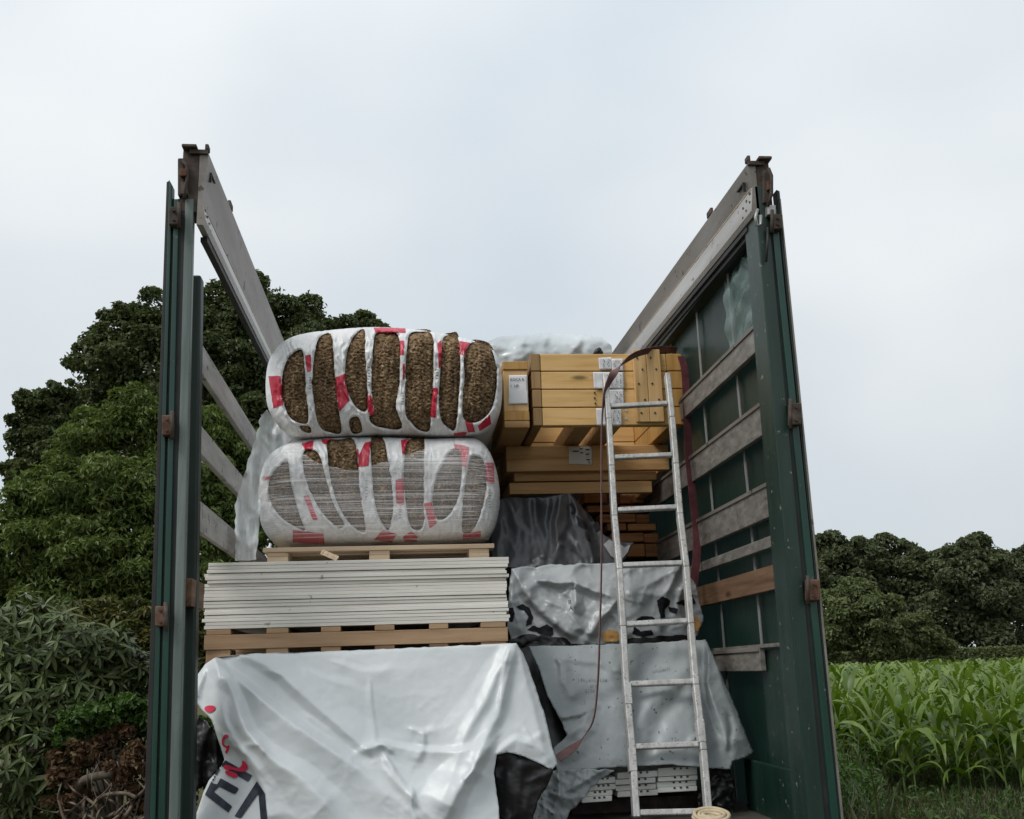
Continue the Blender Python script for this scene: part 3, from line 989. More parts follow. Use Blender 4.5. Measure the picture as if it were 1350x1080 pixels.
tf = fold_fn([
    ([(284, 868), (300, 905), (330, 969), (353, 993), (394, 1025), (432, 1059), (455, 1092)], 17, .056, 't'),
    ([(284, 868), (305, 893), (330, 914), (383, 954), (436, 990), (479, 1020), (545, 1080)], 16, .046, 't'),
    ([(322, 868), (375, 890), (415, 931), (466, 973), (543, 1054), (580, 1090)], 15, .034, 'u'),
    ([(284, 868), (288, 900), (298, 950), (316, 990)], 9, .022, 't'),
    ([(350, 884), (372, 888), (396, 915)], 6, .010, 't'),
    ([(400, 940), (430, 962), (470, 1000)], 6, .008, 't'),
    ([(680, 850), (669, 900), (655, 945), (628, 1005), (590, 1075)], 13, .036, 't'),
    ([(676, 852), (648, 905), (622, 955), (598, 1010), (580, 1070)], 13, .024, 't'),
    ([(682, 850), (694, 900), (706, 955), (718, 995)], 12, .022, 't'),
    ([(671, 850), (664, 895), (658, 935)], 5, .012, 'u'),
    ([(655, 992), (680, 976), (710, 985), (733, 1006)], 9, .018, 't'),
    ([(655, 976), (630, 1003), (605, 1040), (588, 1080)], 12, .040, 't'),
    ([(470, 990), (500, 980), (520, 986), (550, 992), (600, 993), (640, 985)], 9, .020, 't'),
    ([(476, 986), (490, 977), (505, 984), (517, 994)], 4, .015, 'r'),
    ([(505, 996), (520, 1020), (545, 1055)], 7, .020, 't'),
    ([(540, 960), (560, 967), (580, 960)], 6, .013, 't'),
    ([(560, 962), (558, 990), (550, 1010)], 6, .012, 't'),
    ([(490, 895), (489, 930), (492, 980)], 3.5, .008, 't'),
    ([(292, 965), (308, 985), (330, 1000), (350, 1025)], 6, .016, 'u'),
    ([(325, 985), (345, 983), (355, 995)], 4, .012, 'r'),
    ([(315, 985), (335, 1015), (350, 1045), (362, 1092)], 8, .034, 'u'),
    ([(690, 960), (700, 975), (715, 965)], 5, .010, 't'),
    ([(610, 1030), (625, 1015), (640, 1020)], 6, .014, 't'),
    ([(545, 1045), (543, 1070), (552, 1090)], 6, .020, 't'),
    ([(440, 875), (480, 885), (520, 880)], 7, .008, 't'),
    ([(400, 880), (430, 897), (470, 905)], 7, .009, 't'),
    ([(270, 880), (262, 905), (258, 920)], 6, .014, 't'),
])


def tarp_depth(x, y):
    amp = .0045 + .0025 * gnoise(x / 70, y / 70, 3)
    s = tp(x, y) - tf(x, y)
    s = s - .006 * gnoise(x / 90, y / 95, 1) - amp * .45 * crumple(x / 40, y / 40, 2)
    return s - .0011 * crumple(x / 12, y / 12, 4, 2) * np.clip(gnoise(x / 60, y / 60, 9) * 2.2 + .2, 0, 1) + np.clip((870 - (y + (x - 283) * .048)) / 10, 0, 1) * .01


TP = sheet("tarp", tarp_out, tarp_depth, M['tarp'], None, 2.2, thick=.003)
tag(TP, "large white tarpaulin draped in deep folds over the lower left load, marked with dark letters", "tarpaulin", TARP_G)
top_px = [(283, 867), (330, 862), (480, 857), (590, 852), (681, 848)]
tv = [P(x, y, tarp_depth(np.array(x), np.array(y)) + .004) for x, y in top_px]
MBt = MB()
for a, b_ in zip(tv[:-1], tv[1:]):
    MBt.add([a, b_, b_ + np.array((0, 1.9, 0)), a + np.array((0, 1.9, 0))], [(0, 1, 2, 3)])
MBt.build("tarp_top", M['tarp'], TP)
bx("unseen_load_filler", M['black_film'], TP, -1.1, .06, .5, 2.4, 1.2, 1.93)


def print_on(name, polys, depth, mat, parent, lift=.004, cell=2.0):
    for pl in polys:
        sheet(name, pl, lambda x, y: depth(x, y) - lift, mat, parent, cell)


def zc(pts, ox, oy, s):
    return [(ox + a / s, oy + b / s) for a, b in pts]


Zt = lambda pts: zc(pts, 250, 920, 6.75)
print_on("letter", [Zt([(318, 555), (555, 690), (520, 750), (395, 675), (285, 610), (200, 760), (245, 770), (275, 715), (440, 808), (405, 862), (262, 790), (215, 835), (380, 968), (345, 1022), (135, 862), (240, 650)]),
                    Zt([(598, 742), (668, 850), (690, 1090), (632, 1090), (612, 850), (455, 1075), (398, 1055)])], tarp_depth, M['navy_print'], TP)
print_on("paint_mark", [smooth_poly(Zt([(132, 90), (160, 70), (215, 72), (228, 95), (205, 122), (170, 132), (140, 115)])),
                        smooth_poly(Zt([(470, 560), (500, 580), (515, 620), (490, 655), (440, 655), (380, 640), (320, 640), (300, 605), (345, 600), (410, 625), (450, 615), (465, 590)])),
                        smooth_poly(Zt([(285, 380), (310, 330), (340, 330), (345, 350), (310, 370), (305, 410), (330, 430), (355, 420), (350, 460), (330, 500), (315, 480), (330, 450), (295, 430)])),
                        smooth_poly(Zt([(320, 650), (370, 655), (430, 690), (400, 715), (350, 695), (320, 675)]))], tarp_depth, M['red_paint'], TP, .006)

# black film bulging out under the tarp's left corner
bl_out = rough_poly([(262, 946), (280, 958), (290, 985), (296, 1004), (286, 1017), (272, 1034), (262, 1040), (251, 1022), (244, 1000), (243, 978), (250, 958)], 2.5, 5, 5)
bd = lambda x, y: .36 - .03 * gnoise(x / 12, y / 40, 3) - .012 * crumple(x / 10, y / 22, 2)
o = sheet("plastic_film", bl_out, bd, M['black_film'], None, 2.2, thick=.003)
tag(o, "crumpled black film bulging out under the left corner of the white tarpaulin", "plastic film", TARP_G)
# black flap beneath its right corner
bl_out = rough_poly([(655, 994), (668, 991), (690, 996), (712, 1006), (730, 1015), (722, 1035), (708, 1058), (700, 1092), (662, 1092), (657, 1060), (652, 1020)], 1.2, 6, 6)
bd2 = lambda x, y: .262 - .02 * gnoise(x / 25, y / 40, 5) - fold_fn([([(690, 996), (683, 1040), (676, 1090)], 8, .02, 'r'), ([(725, 1015), (700, 1030), (690, 1085)], 8, .015, 'r')])(x, y) - .004 * crumple(x / 14, y / 14, 3)
o = sheet("plastic_film", bl_out, bd2, M['black_film'], None, 2.4, thick=.003)
tag(o, "black film flap hanging below the right corner of the white tarpaulin", "plastic film", TARP_G)
# black strip along the gap between the two stacks
bl_out = rough_poly([(676, 849), (700, 846), (742, 848), (756, 900), (800, 945), (772, 985), (735, 1002), (722, 975), (712, 930), (695, 880)], 1, 6, 7)
bd3 = lambda x, y: 1.10 - .27 * np.clip((y - 850) / 120, 0, 1.3) - .01 * gnoise(x / 20, y / 50, 6) - .003 * crumple(x / 16, y / 16, 9)
o = sheet("plastic_film", bl_out, bd3, M['black_film'], None, 2.6, thick=.003)
tag(o, "long black strip showing between the white tarpaulin and the grey one", "plastic film", TARP_G)

# ------------------------------------------------------------------ pallet and white boards (left stack)
PAL = thing("pallet", "wide brown wooden pallet under the stack of white boards", "pallet", (-.545, .9, 1.945), "pallets in the load")
zt = 2.048
x0, x1 = -1.17, .08
for (xa, xb) in [(272, 304), (351, 380), (423, 449), (494, 520), (566, 591), (634, 667)]:
    pa, pb = P(xa, 838, .45)[0], P(xb, 838, .45)[0]
    bx("deck_board", M['pallet'], PAL, pa, pb, .45 + random.uniform(-.006, .006), 2.0, zt - .022, zt - .001, .002)
    bx("block", M['pallet'], PAL, pa, pb, .456 + random.uniform(0, .006), .60, zt - .155, zt - .082, .002)
    bx("block", M['pallet'], PAL, pa, pb, 1.1, 1.24, zt - .155, zt - .082, .002)
    bx("base_board", M['pallet'], PAL, pa, pb, .45, 2.0, zt - .178, zt - .156, .002)
for y in (.447, 1.1, 1.88):
    bx("stringer_board", M['pallet'], PAL, x0, x1, y, y + .1, zt - .081, zt - .023, .002)

N_SH = 19
th = (2.322 - 2.050) / N_SH
ON = ["", "", "second ", "third ", "fourth ", "fifth ", "sixth ", "seventh ", "eighth ", "ninth "]
rr = random.Random(5)
off = 0
for k in range(N_SH):
    j = rr.uniform(-.008, .008) + (.012 if k >= 16 else (-.010 if k in (8, 9, 10, 11) else 0))
    yj = .45 + rr.uniform(-.002, .002) + (.008 if k in (5, 12, 15) else 0)
    z0 = 2.0495 + k * th
    skew = rr.uniform(-.003, .003)
    gap = .0028 if k in (3, 7, 11, 15) else .0010
    V = [(-1.175 + j, yj, z0), (.085 + j, yj + skew, z0), (.085 + j, 2.0, z0), (-1.175 + j, 2.0, z0)]
    V += [(a, b, c + th - gap) for a, b, c in V]
    o = MB().hexa(V).build("plasterboard", M['board'], bevel=.0012)
    if k == 18:
        lb = "top white board of the left stack, with a splinter lying on it"
    elif k == 0:
        lb = "bottom white board of the left stack, lying on the brown pallet"
    elif k < 9:
        lb = f"{ON[k + 1]}white board up from the brown pallet in the left stack"
    elif k == 9:
        lb = "middle white board of the left stack, equally far from both pallets"
    else:
        lb = f"{ON[19 - k]}white board down from the top of the left stack"
    tag(o, lb, "board", "white boards stacked on the pallet")
spl = MB().bar(P(424, 727.5, .9), P(445, 736.5, .62), (.004, 0, .004), (.003, 0, .006)).build("splinter", M['pallet_pale'])
tag(spl, "pale wood splinter lying on top of the white board stack", "splinter")

# ------------------------------------------------------------------ insulation bales
def bale(name_label, outline, wools, reds, yb, seed, base_loc, film=None, marks=()):
    B = thing("insulation_bale", name_label, "insulation bale", base_loc, "bales of insulation on the left stack")
    out = smooth_poly(outline, 5)
    R = 46.0
    wools = [smooth_poly(np.mean(w, axis=0) + (np.array(w) - np.mean(w, axis=0)) * np.array([1.19, 1.045]), 4) for w in wools]
    wools = [rough_poly(rough_poly(w, 3.6, 11, seed + 50 + i), 1.3, 3.5, seed + i) for i, w in enumerate(wools)]

    def base(x, y):
        d = seg_near(out, x, y, closed=True)[0]
        d = np.where(inside(out, x, y), d, 0)
        q = np.clip((R - d) / R, 0, 1)
        return yb + .15 * (1 - np.sqrt(np.clip(1 - q * q, 0, 1))) - .012 * gnoise(x / 40, y / 60, seed)

    def plastic(x, y):
        dh = np.full(np.shape(x), 1e9)
        for w in wools:
            dh = np.minimum(dh, seg_near(w, x, y, closed=True)[0])
        lip = .018 * (1 - np.exp(-dh / 5.0)) + .011 * np.exp(-((dh - 2.4) / 1.8) ** 2) * (1 + gnoise(x / 9, y / 9, seed + 4))
        pl = .011 * (1 - 2 * np.abs(gnoise(x / 6.0 + gnoise(x / 30, y / 30, seed + 3) * 1.8, y / 42, seed + 1))) * np.exp(-dh / 26)
        cr = .0055 * crumple(x / 17, y / 26, seed + 2) + .0014 * crumple(x / 7, y / 7, seed + 7, 2)
        return base(x, y) - lip - pl - cr

    def wool(x, y):
        best = None
        for w in wools:
            d = seg_near(w, x, y, closed=True)[0]
            ins = inside(w, x, y)
            dd = np.where(ins, d, -d)
            best = dd if best is None else np.maximum(best, dd)
        return base(x, y) + .012 - .020 * (1 - np.exp(-np.clip(best, 0, 99) / 8)) - .009 * gnoise(x / 5.0, y / 26, seed + 11) \
            - .010 * gnoise(x / 4.2, y / 2.6, seed + 12) - .006 * gnoise(x / 2.0, y / 1.6, seed + 13)
    # packs: one column for each bag
    cxs = sorted([(w[:, 0].mean(), i) for i, w in enumerate(wools) if w[:, 1].ptp() > 40]) if hasattr(np.ndarray, 'ptp') else \
        sorted([(w[:, 0].mean(), i) for i, w in enumerate(wools) if np.ptp(w[:, 1]) > 40])
    cols = [c for c, _ in cxs]
    bounds = [-1e9] + [(a + b_) / 2 for a, b_ in zip(cols[:-1], cols[1:])] + [1e9]
    packs = []
    for i in range(len(cols)):
        lo, hi = bounds[i], bounds[i + 1]
        p = sheet("insulation_pack", out, plastic, M['bag'], B, 1.5, holes=wools, select=lambda x, y: (x >= lo) & (x < hi))
        packs.append(p)
    # the bagged sides running back
    O = out
    OV = P(O[:, 0], O[:, 1], plastic(O[:, 0], O[:, 1]))
    n = len(O)
    rings = [OV]
    c = OV.mean(0)
    for dy, sc in [(.25, 1.005), (.8, 1.0), (1.3, .99), (1.42, .93), (1.46, .5)]:
        r_ = c + (OV - c) * np.array([sc, 1, sc])
        r_[:, 1] = yb + .15 + dy
        rings.append(r_)
    Q = []
    for k in range(len(rings) - 1):
        a = k * n + np.arange(n)
        b_ = k * n + (np.arange(n) + 1) % n
        Q.append(np.stack([a, b_, b_ + n, a + n], -1))
    mesh_obj("bag_sides", np.vstack(rings), np.vstack(Q), M['bag'], B, True)
    who = lambda x: min(range(len(cols)), key=lambda i: 0 if bounds[i] <= x < bounds[i + 1] else 1)
    for w in wools:
        cc = w.mean(0)
        big = cc + (w - cc) * (1 + 3.0 / np.maximum(np.linalg.norm(w - cc, axis=1), 6))[:, None]
        sheet("wool_batt", big, wool, M['wool'], packs[who(cc[0])], 1.15)
    for r_ in reds:
        pr = rough_poly(r_, .5, 5, 3)
        sheet("red_print", pr, lambda x, y: plastic(x, y) - .003, M['red_print'], packs[who(np.mean([q[0] for q in r_]))], 1.5, holes=[w for w in wools])
    for (zx, zy, n_, st) in marks:                       # small upright print on the bag strips
        for i in range(n_):
            qx, qy = 330 + zx / 3.374 + .25 * math.sin(i), 420 + (zy + i * st) / 3.374
            sheet("print_mark", [(qx, qy), (qx + 3.2, qy + .2), (qx + 3.0, qy + 1.5), (qx + .2, qy + 1.3)], lambda x, y: plastic(x, y) - .0025, M['ink_grey'], packs[who(qx)], 1.0)
    if film:
        sheet("stretch_film", rough_poly(film, .8, 6, 8), lambda x, y: base(x, y) - .040 - .004 * gnoise(x / 60, y / 7, 2) - .003 * crumple(x / 40, y / 30, 5), M['stretch'], B, 2.5)
    return B


Zb = lambda pts: zc(pts, 330, 420, 3.374)
up_out = Zb([(68, 300), (78, 205), (110, 140), (165, 92), (250, 65), (400, 47), (550, 38), (700, 45), (850, 66), (990, 98), (1075, 135), (1112, 215), (1120, 340), (1103, 440), (1052, 505),
             (950, 524), (780, 522), (600, 519), (400, 526), (215, 530), (130, 490), (80, 400)])
up_w = [Zb(p) for p in [
    [(225, 148), (180, 175), (155, 240), (150, 330), (165, 400), (190, 445), (240, 462), (250, 420), (240, 330), (236, 230)],
    [(225, 478), (262, 482), (265, 508), (235, 500)],
    [(310, 98), (355, 80), (366, 180), (374, 290), (384, 400), (394, 498), (350, 497), (318, 478), (298, 420), (286, 300), (292, 180)],
    [(468, 78), (502, 58), (505, 150), (512, 280), (512, 398), (478, 395), (450, 350), (432, 290), (430, 220), (440, 140)],
    [(446, 452), (478, 440), (492, 500), (455, 508)],
    [(562, 82), (605, 76), (648, 84), (655, 180), (652, 300), (640, 385), (662, 478), (600, 480), (552, 462), (540, 430), (560, 412), (548, 330), (551, 200)],
    [(715, 80), (755, 68), (800, 82), (805, 190), (803, 310), (796, 400), (790, 488), (750, 486), (722, 455), (700, 410), (700, 250), (704, 160)],
    [(862, 95), (890, 82), (916, 88), (926, 200), (922, 330), (908, 480), (880, 475), (855, 445), (846, 380), (850, 250), (856, 160)],
    [(985, 118), (1025, 115), (1060, 138), (1080, 215), (1080, 320), (1062, 400), (1020, 448), (980, 455), (956, 430), (955, 350), (962, 260), (960, 180)]]]
up_r = [Zb(p) for p in [
    [(80, 256), (135, 256), (147, 385), (102, 400)], [(244, 165), (268, 160), (272, 232), (252, 238)], [(375, 262), (424, 245), (440, 365), (395, 418)],
    [(500, 345), (536, 340), (556, 430), (530, 430)], [(548, 40), (690, 42), (692, 64), (556, 62)], [(655, 98), (684, 98), (684, 160), (662, 162)],
    [(832, 110), (850, 95), (856, 215), (838, 220)], [(925, 98), (988, 112), (952, 166), (930, 158)], [(812, 310), (834, 308), (826, 442), (800, 440)],
    [(955, 458), (982, 440), (1000, 505), (968, 508)], [(1012, 478), (1066, 426), (1072, 470), (1020, 502)], [(1028, 116), (1070, 132), (1074, 152), (1034, 138)],
    [(905, 510), (965, 506), (955, 522), (905, 522)], [(678, 200), (686, 200), (686, 270), (680, 272)]]]
lo_out = Zb([(35, 830), (38, 740), (62, 645), (115, 582), (210, 545), (330, 533), (480, 528), (640, 530), (800, 535), (940, 530), (1015, 540), (1065, 595), (1098, 690), (1110, 800), (1095, 900),
             (1065, 965), (990, 986), (800, 995), (560, 1002), (350, 1008), (180, 1005), (95, 985), (50, 920)])
lo_w = [Zb(p) for p in [
    [(165, 640), (175, 720), (192, 800), (212, 880), (230, 935), (190, 918), (140, 880), (105, 825), (92, 760), (105, 700), (135, 660)],
    [(248, 605), (275, 590), (308, 612), (328, 690), (352, 790), (378, 860), (402, 905), (385, 925), (335, 880), (295, 815), (262, 730), (248, 660)],
    [(358, 555), (405, 546), (455, 548), (470, 640), (478, 760), (490, 860), (498, 938), (455, 920), (418, 870), (388, 800), (366, 700), (358, 620)],
    [(548, 534), (590, 545), (606, 620), (620, 720), (628, 820), (612, 930), (580, 890), (560, 820), (550, 720), (545, 620)],
    [(702, 560), (738, 535), (766, 545), (766, 650), (766, 800), (760, 918), (718, 920), (700, 830), (692, 730), (692, 640)],
    [(885, 602), (922, 600), (930, 690), (918, 790), (885, 865), (842, 890), (822, 830), (824, 760), (842, 690)],
    [(985, 620), (1025, 632), (1042, 700), (1036, 790), (1015, 880), (985, 940), (952, 942), (952, 850), (962, 740), (972, 670)]]]
lo_r = [Zb(p) for p in [
    [(225, 556), (282, 542), (275, 592), (250, 590)], [(315, 536), (370, 536), (352, 562), (322, 556)], [(480, 612), (510, 552), (536, 546), (526, 655), (482, 660)],
    [(670, 542), (704, 532), (705, 598), (676, 602)], [(235, 790), (258, 785), (300, 895), (280, 898)], [(190, 942), (325, 956), (332, 1006), (188, 1000)],
    [(548, 985), (592, 940), (652, 960), (630, 998)], [(678, 972), (715, 946), (746, 972), (740, 994), (686, 995)], [(772, 822), (806, 816), (830, 912), (798, 935)],
    [(645, 720), (690, 702), (682, 830), (650, 822)], [(905, 556), (975, 572), (960, 662), (934, 652)], [(1045, 640), (1085, 642), (1086, 735), (1054, 730)],
    [(945, 960), (1025, 946), (1026, 974), (945, 985)], [(50, 705), (92, 700), (95, 714), (55, 722)], [(470, 590), (480, 580), (482, 640), (474, 650)]]]
film = [(a, b_) for a, b_ in Zb([(215, 548), (235, 600), (300, 640), (420, 672), (470, 675), (560, 648), (700, 605), (830, 562), (960, 540), (1030, 555), (1078, 620), (1104, 720), (1112, 830), (1092, 930), (1060, 985), (800, 996), (560, 1003), (340, 1008),
                                (180, 1005), (95, 985), (50, 920), (36, 830), (40, 740), (66, 645), (120, 585)])]
bale("upper white and red insulation bale with brown wool showing between its bags", up_out, up_w, up_r, 1.20, 21, (-.45, 1.9, 3.03), marks=[(522, 215, 7, 13), (672, 330, 5, 12), (826, 225, 4, 13), (262, 260, 5, 12)])
bale("lower white and red insulation bale wrapped in clear stretch film", lo_out, lo_w, lo_r, 1.20, 41, (-.47, 1.9, 2.47), film, marks=[(512, 720, 6, 14), (660, 845, 4, 13), (1060, 760, 7, 13)])

# loose film hanging down at the bales' left side
hang = rough_poly([(352, 540), (366, 560), (384, 580), (360, 605), (345, 640), (342, 690), (338, 738), (310, 740), (309, 700), (312, 660), (322, 625), (334, 585), (344, 550)], 2, 6, 4)
hd = lambda x, y: 1.12 + .10 * (y - 540) / 200 * 0 - .03 * gnoise(x / 9, y / 60, 2) - .012 * crumple(x / 14, y / 34, 3)
o = sheet("stretch_film", hang, hd, M['film_hang'], None, 2.4)
tag(o, "loose clear film hanging down beside the insulation bales on the left", "plastic film")

# pallet beneath the bales
PB = thing("pallet", "pale wooden pallet under the insulation bales, half hidden by the white boards", "pallet", (-.45, 1.9, 2.325), "pallets in the load")
pz = 2.468
pl_, pr_ = P(347, 722, 1.18)[0], P(650, 722, 1.18)[0]
for k in range(7):
    ya = 1.18 + k * .19
    bx("deck_board", M['pallet_pale'], PB, pl_ + random.uniform(-.01, .01), pr_ + random.uniform(-.01, .01), ya, ya + .13, pz - .022, pz, .002)
for xa in (pl_ + .02, (pl_ + pr_) / 2 - .05, pr_ - .12):
    bx("bearer", M['pallet_pale'], PB, xa, xa + .1, 1.19, 2.42, pz - .045, pz - .0225, .002)
    for ya in (1.185, 1.75, 2.3):
        bx("block", M['pallet_pale'], PB, xa, xa + .1, ya, ya + .12, pz - .125, pz - .046, .002)
    bx("base_board", M['pallet_pale'], PB, xa, xa + .1, 1.18, 2.42, pz - .1445, pz - .126, .002)

# ------------------------------------------------------------------ timber crates (right stack)
TC = thing("timber_crate", "large open-bottomed crate of planed spruce logs with taped paper notes, right stack", "timber crate", (.79, 1.95, 3.15), "spruce crates on the right stack")
yF = 1.5
zb, zt_ = P(800, 561, 1.5)[2], 3.568
hh = (zt_ - zb) / 4
for k in range(4):
    z0, z1 = zb + k * hh + .002, zb + (k + 1) * hh - .003
    ins = .012 * (3 - k) * .35
    bx("log", M['log'], TC, .411, 1.13, yF, yF + .06, z0, z1, .004)
    bx("log", M['log'], TC, .411, 1.13, yF + .9, yF + .96, z0, z1, .004)
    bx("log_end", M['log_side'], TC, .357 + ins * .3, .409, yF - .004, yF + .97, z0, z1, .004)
    bx("log_end", M['log_end'], TC, 1.132, 1.222 - ins * .6, yF - .004, yF + .97, z0, z1, .004)
pa = P(832, 470, yF - .03)
for (xa, xb, zz0, zz1) in [(.935, 1.008, zb + .012, 3.580), (1.010, 1.090, zb + .012, 3.582)]:
    ub = bx("cover_board", M['log_up'], TC, xa, xb, yF - .032, yF - .006, zz0, zz1, .003)
    rr = random.Random(int(xa * 1000))
    for (fx, fz) in [(.3, .88), (.65, .72), (.3, .52), (.7, .30), (.35, .12)]:
        c = np.array([xa + (xb - xa) * fx, yF - .033, zz0 + (zz1 - zz0) * fz])
        MB().tube([c, c + np.array([0, -.003, 0])], .006, 6).build("nail", M['nail'], ub)
for (a, b_) in [((.99, 3.56), (.95, 3.44)), ((1.03, 3.56), (1.08, 3.45))]:
    pass
# brackets that run under the crate from front to back
for (xa, xb) in [(.60, .70), (.745, .86)]:
    bx("runner", M['log_low'], TC, xa, xb, yF + .062, yF + .898, zb + .004, zb + .10, .004)
for (px0, py0, px1, py1, tilt) in [(789, 471, 806, 488, 2), (782, 491, 822, 512.5, -1), (806, 473, 821, 489, 0), (803, 513.5, 822, 533, 1), (786, 538.5, 819, 561, 0)]:
    a, b_, c, d = P(px0, py1, yF - .008), P(px1, py1 - tilt, yF - .008), P(px1 + .5, py0, yF - .007), P(px0, py0 + tilt, yF - .007)
    pp = sheet("paper_note", [(px0, py0 + tilt * .5), (px1, py0), (px1 + 1, py1 - tilt * .5), (px0 + 1, py1)],
               lambda x, y: yF - .008 - .004 * (1 + gnoise(x / 9, y / 14, 3)), M['paper'], TC, 2.0, thick=.0008)
    rs = random.Random(int(px0 * py0))
    for li in range(2 if px1 - px0 < 25 else 3):                      # upright handwriting
        lx = px1 - 4 - li * 6
        if lx < px0 + 3:
            break
        yy = py0 + 3
        while yy < py1 - 4:
            s0 = P(lx + rs.uniform(-1, 1), yy, yF - .0165)
            s1 = P(lx + rs.uniform(-2, 3), yy + rs.uniform(1.2, 2.6), yF - .0165)
            MB().bar(s0, s1, (.0014, 0, .0005), (0, .0004, 0)).build("handwriting", M['ink'], pp)
            yy += rs.uniform(2.2, 3.4)
for (px, py) in [(784, 518), (784, 525), (785, 532), (825, 541), (825, 552)]:
    c = P(px, py, yF - .003)
    MB().tube([c, c + np.array([0, -.004, 0])], .006, 6).build("nail", M['nail'] if px < 800 else M['paper'], TC)

SCR = thing("timber_crate", "small amber wooden box with a white paper note, beside the insulation bales", "timber crate", (.27, 1.95, 3.14), "spruce crates on the right stack")
xa, xb = .198, .338
za, zbb = P(680, 564, 1.5)[2], 3.520
bx("end_board", M['log_up'], SCR, xa + .002, xb - .002, yF + .002, yF + .04, za + .094, zbb - .05, .003)
bx("top_board", M['log_end'], SCR, xa, xb, yF - .006, yF + .9, zbb - .048, zbb, .004)
bx("bottom_board", M['log_end'], SCR, xa, xb, yF - .006, yF + .9, za + .040, za + .092, .004)
bx("foot_board", M['log_low'], SCR, xa, xb, yF - .004, yF + .9, za, za + .038, .004)
bx("side_board", M['log_low'], SCR, xa + .002, xa + .03, yF + .042, yF + .9, za + .094, zbb - .05)
bx("side_board", M['log_low'], SCR, xb - .03, xb - .002, yF + .042, yF + .9, za + .094, zbb - .05)
pn = sheet("paper_note", [(671, 495), (695, 494.5), (696, 532.5), (670.5, 533)], lambda x, y: yF - .003 - .002 * (1 + gnoise(x / 9, y / 14, 3)), M['paper'], SCR, 2.0, thick=.0008)


def text(name, body, size, loc, mat, parent, rot=(math.pi / 2, 0, 0)):
    cu = bpy.data.curves.new(name, 'FONT')
    cu.body = body
    cu.size = size
    cu.extrude = .0003
    cu.materials.append(mat)
    tmp = link(bpy.data.objects.new(name, cu))
    me = bpy.data.meshes.new_from_object(tmp.evaluated_get(bpy.context.evaluated_depsgraph_get()))
    bpy.data.objects.remove(tmp)
    me.name = name
    if not me.materials:
        me.materials.append(mat)
    o = link(bpy.data.objects.new(name, me))
    o.parent = parent
    o.location = np.asarray(loc) - wloc(parent)
    o.rotation_euler = rot
    return o


text("handwriting", "KOCA R", .021, P(672.5, 502, yF - .009), M['ink'], pn)
text("handwriting", "1  UP.", .021, P(672.5, 510.5, yF - .009), M['ink'], pn)

# lower crate, set further back in the shade
LC = thing("timber_crate", "shaded lower crate of pale boards with one square paper note, under the log crate", "timber crate", (.65, 2.5, 2.68), "spruce crates on the right stack")
yL = 1.97
for (px0, px1, py0, py1, yy) in [(668, 884, 587, 621, yL), (678, 868, 622, 634, yL + .06), (672, 862, 635, 651, yL + .03)]:
    p0, p1 = P(px0, py1, yy), P(px1, py0, yy)
    zlo, zhi = P((px0 + px1) / 2, py1, yy)[2], min(P((px0 + px1) / 2, py0, yy)[2], zb)
    xs = [p0[0], p0[0] + (p1[0] - p0[0]) * .985]
    bx("board", M['log_low'], LC, xs[0], xs[1], yy, yy + .05, zlo + .002, zhi - .002, .004)
    bx("board", M['log_low'], LC, xs[0], xs[0] + .05, yy + .052, yy + 1.2, zlo + .002, zhi - .002, .004)
    bx("board", M['log_low'], LC, xs[1] - .05, xs[1], yy + .052, yy + 1.2, zlo + .002, zhi - .002, .004)
pn = sheet("paper_note", [(750, 588.5), (781, 589), (780.5, 613), (750, 612)], lambda x, y: yL - .004 - .002 * (1 + gnoise(x / 9, y / 14, 5)), M['paper'], LC, 2.0, thick=.0008)
rs = random.Random(4)
for (px, py, w) in [(755, 595, 8), (764, 592, 4), (765, 597, 4), (772, 593, 5), (772, 599, 5), (773, 606, 5), (776, 609, 2)]:
    MB().bar(P(px, py, yL - .011), P(px + w, py + rs.uniform(-.5, 1.5), yL - .011), (0, .0004, .0007), (0.0004, 0, .003)).build("handwriting", M['ink'], pn)

# wrapped bundle behind, above the crates
wr_out = rough_poly([(640, 452), (655, 445), (690, 441), (730, 440), (770, 441), (795, 446), (806, 456), (808, 475), (815, 520), (640, 520), (634, 470)], .8, 6, 3)
wf = fold_fn([([(645, 452), (670, 462), (700, 452)], 8, 0.0345, 't'), ([(690, 445), (686, 460), (690, 480)], 6, 0.0230, 't'), ([(770, 444), (760, 460), (740, 478)], 9, 0.0345, 't'),
              ([(795, 448), (780, 452), (770, 470)], 8, 0.0230, 't'), ([(660, 470), (690, 466), (720, 472)], 8, 0.0230, 't'), ([(720, 442), (715, 460), (722, 480)], 10, 0.0207, 't')])
wd = lambda x, y: 2.6 + .12 * np.exp(-np.clip(y - 440, 0, 99) / 6) - wf(x, y) - .012 * crumple(x / 26, y / 20, 4)
o = sheet("wrapped_bundle", wr_out, wd, M['wrap'], None, 2.0, back=[(1.2, .98), (1.25, .6)])
tag(o, "bundle wrapped in pale frosted plastic behind and above the spruce crates", "wrapped bundle")
bx("unseen_load_filler", M['black_film'], o, .12, 1.12, 2.82, 5.2, 1.2, 3.55)  # unseen black box added to block sky slivers and keep the gap dark
bx("unseen_load_filler", M['black_film'], o, -1.08, .08, 2.75, 5.2, 1.2, 3.3)  # second unseen filler, added behind the bales to close off the sky
k = MB()
kc = P(788, 463, 2.45)
k.tube([kc + np.array([-.02, 0, -.03]), kc + np.array([0, 0, 0]), kc + np.array([.018, 0, .018])], [.016, .022, .012], 8).tube([kc + np.array([0, 0, -.02]), kc + np.array([.03, 0, -.005])], .014, 8)
o = k.build("knot", M['black_film'], smooth=True)
tag(o, "small black knotted tie on top of the log crate", "knot")

